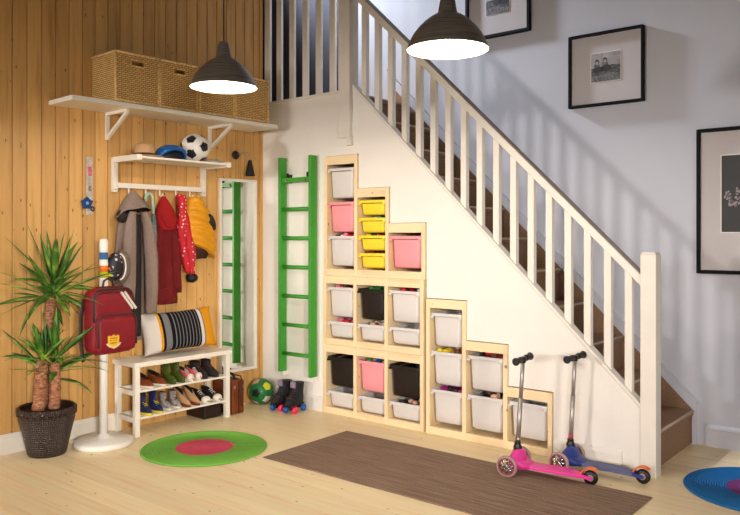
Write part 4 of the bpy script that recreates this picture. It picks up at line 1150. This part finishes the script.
def photo_people(p, pw, ph, flip=1):
    f, px, pz = p; mb = MB()
    mb.box((px-pw/2, -.0145, pz-ph/2), (px+pw/2, -.0131, pz+ph/2), 0)
    y = -.0148
    def flat(poly, mi): mb.add([(px+a*pw*flip, y, pz+b2*ph) for a, b2 in poly], [list(range(len(poly)))], mi)
    def disc(cx, cz, rx, rz, mi, yy=-.0152):
        mb.add([(px+(cx+rx*math.cos(a))*pw*flip, yy, pz+(cz+rz*math.sin(a))*ph) for a in [2*PI*k/14 for k in range(14)]], [list(range(14))], mi)
    flat([(-.5, -.5), (.5, -.5), (.5, .02), (.2, .06), (0, -.02), (-.25, .03), (-.5, -.02)], 1)
    y = -.015; flat([(-.5, -.5), (.5, -.5), (.5, -.28), (.1, -.2), (-.3, -.3), (-.5, -.25)], 2)
    for cx, cz in ((-.30, .12), (-.02, .16)):
        disc(cx, cz+.08, .075, .09, 3); disc(cx, cz-.08, .12, .14, 2, -.0154); disc(cx+.04, cz-.20, .17, .12, 3, -.0156); disc(cx, cz+.05, .05, .06, 0, -.0158)
    o = mb.build('photograph', [greyscale('photo_sky', [(.3, G2), (.7, Wt)], 14, 1), greyscale('photo_ground', [(.3, K_), (.5, G1), (.7, G2)], 60, 3),
                                greyscale('photo_mid', [(.35, K_), (.6, G2)], 90, 5), greyscale('photo_dark', [(.4, K_), (.8, G1)], 60, 7)], f)
def photo_flowers(p, pw, ph):
    f, px, pz = p; mb = MB(); mb.box((px-pw/2, -.0145, pz-ph/2), (px+pw/2, -.0131, pz+ph/2), 0)
    rnd = random.Random(4)
    for (cx, cz, r) in ((-.42, -.02, .055), (-.36, -.13, .06), (-.27, -.08, .055), (-.30, .02, .05), (-.20, .06, .05), (-.18, .19, .055), (-.10, -.05, .06), (-.08, .10, .055), (.02, .02, .05), (.0, .2, .05), (.12, .1, .05), (.1, -.1, .05)):
        for q in range(16):
            a = rnd.uniform(0, 2*PI); rr_ = r*math.sqrt(rnd.random()); s_ = r*.27; x_, z_ = px+(cx*pw+rr_*pw*math.cos(a)), pz+(cz*ph+rr_*pw*math.sin(a))
            mb.add([(x_+s_*pw*math.cos(b2), -.0147-.0001*q, z_+s_*pw*math.sin(b2)) for b2 in [2*PI*k/8 for k in range(8)]], [list(range(8))], 1 if q % 3 else 2)
        mb.add([(px+cx*pw-.0012, -.0146, pz+cz*ph), (px+cx*pw+.0012, -.0146, pz+cz*ph), (px+.10*pw+.0012, -.0146, pz-.5*ph), (px+.10*pw-.0012, -.0146, pz-.5*ph)], [(0, 1, 2, 3)], 3)
    mb.build('photograph', [greyscale('flower_print_black', [(.3, lin('#0E0C0D')), (.7, lin('#1C1716'))], 8, 1), paint('petal_pale', '#A89CA0', .6), paint('petal_grey', '#6E6468', .6), paint('stem_dark', '#332E2E', .6)], f)
frame(1.768, 3.235, .568, .568, .022, (.205, .205), 'black framed small photograph at the top, behind the right pendant', lambda p, a, b2: photo_people(p, a, b2, -1))
frame(2.640, 2.577, .548, .525, .018, (.212, .203), 'black framed small photograph of two seated people, middle of the wall', photo_people, pz=.012, px=.0)
frame(3.640, 1.608, .76, .946, .022, (.46, .495), 'large black framed flower print lowest on the wall, cut by the photo edge', photo_flowers, pz=.045)

# ------------------------------------------------------------------ pendant lamps
def pendant(loc, label):
    t = thing('pendant_lamp', label, 'ceiling lamp', loc, 0, 'dark metal pendant lamps')
    s = bpy.data.materials.get('brushed_black_metal')
    mb = MB(); prof = [(.190, 0), (.1895, .005), (.181, .030), (.162, .068), (.136, .103), (.105, .134), (.075, .156), (.052, .168), (.046, .174)]
    mb.lathe(prof, seg=64); mb.lathe([(.190, 0), (.1868, .004), (.178, .028), (.159, .065), (.133, .100), (.102, .130), (.072, .151), (.04, .162), (0, .165)], mi=1, seg=64)
    mb.build('shade', [M['lampmetal'], M['lampin']], t)
    mb = MB(); mb.lathe([(.047, .172), (.044, .180), (.036, .225), (.030, .250), (.022, .262), (.010, .266), (0, .266)], seg=40); mb.build('neck', M['lampmetal'], t)
    mb = MB(); mb.tube([(0, 0, .264), (0, 0, WALL_H-loc[2]-.03)], .0035, 0, 8); mb.build('cord', M['blackm'], t)
    mb = MB(); mb.lathe([(0, 0), (.05, 0), (.045, -.03), (.02, -.045), (0, -.045)], c=(0, 0, WALL_H-loc[2]-.001)); mb.build('ceiling_cup', M['blackm'], t)
    mb = MB(); mb.ball((0, 0, .062), (.032, .032, .04), 0, 16, 12); mb.cyl((0, 0, .095), (0, 0, .13), .014, .014, 1); mb.build('bulb', [M['bulb'], M['enamel']], t)
    L_ = bpy.data.lights.new('pendant_bulb_light', 'POINT'); L_.energy = 60; L_.color = (1, .88, .74); L_.shadow_soft_size = .04
    lo = bpy.data.objects.new('pendant_bulb_light', L_); COL.objects.link(lo); lo.location = (loc[0], loc[1], loc[2]+.045)
def brushed():
    s = N('brushed_black_metal'); x, y, z = s.xyz()
    f = s.noise(s.comb(s.math('MULTIPLY', x, 1), s.math('MULTIPLY', y, 1), s.math('MULTIPLY', z, 90)), 4, 3)
    s.base(s.ramp(f, [(.3, lin('#6A6560')), (.7, lin('#A8A29A'))])); return s.fin(.34, .8, .5, Anisotropic=.5)
M['lampmetal'] = brushed()
M['lampin'] = paint('white_shade_lining', '#F6F2EA', .6, var=0)
pendant((1.340, -1.535, 2.228), 'brushed dark metal pendant lamp hanging in front of the baskets')
pendant((2.781, -1.415, 2.240), 'glossy dark pendant lamp hanging in front of the stairs')

# ------------------------------------------------------------------ lights
def area(name, loc, target, size, energy, col, sy=None, spread=PI):
    L_ = bpy.data.lights.new(name, 'AREA'); L_.energy = energy; L_.color = col; L_.size = size; L_.spread = spread
    if sy: L_.shape = 'RECTANGLE'; L_.size_y = sy
    o = bpy.data.objects.new(name, L_); COL.objects.link(o); o.location = loc
    o.rotation_euler = (Vector(target)-Vector(loc)).to_track_quat('-Z', 'Y').to_euler(); return o
area('window_light', (-.20, -9.5, 1.90), (1.7, 0, .9), .7, 31, (1, .93, .89), .5, math.radians(60))  # added unseen key light, aimed to follow the cast shadows
area('window_light', (4.9, -9.5, 2.20), (1.9, -.3, .8), 2.8, 33, (1, .93, .90), .7, math.radians(60))  # added soft fill from the camera side
area('window_light', (9.5, -6.2, 2.00), (.3, -1.5, .9), 1.0, 54, (1, .93, .85), .8, math.radians(55))  # added from the right to brighten the panelled wall
area('stairwell_skylight', (-1.1, .36, 4.55), (2.9, .8, 2.2), .22, 38, (.80, .88, 1), None, math.radians(70))
w = bpy.data.worlds.new('world'); SC.world = w; w.use_nodes = True
w.node_tree.nodes['Background'].inputs[0].default_value = (.75, .8, .9, 1); w.node_tree.nodes['Background'].inputs[1].default_value = .08

# ------------------------------------------------------------------ camera
cd = bpy.data.cameras.new('camera'); cam = bpy.data.objects.new('camera', cd); COL.objects.link(cam); SC.camera = cam
cam.location = (4.665, -4.319, 1.38); cam.rotation_euler = (PI/2, 0, math.radians(38.93))
cd.sensor_fit = 'HORIZONTAL'; cd.sensor_width = 36; cd.lens = 36*743/740
cd.shift_y = -(257.5-236)/740; cd.clip_start = .05
SC.view_settings.view_transform = 'Standard'; SC.view_settings.look = 'None'; SC.view_settings.gamma = 1; SC.view_settings.exposure = 0
SC.view_settings.use_curve_mapping = False
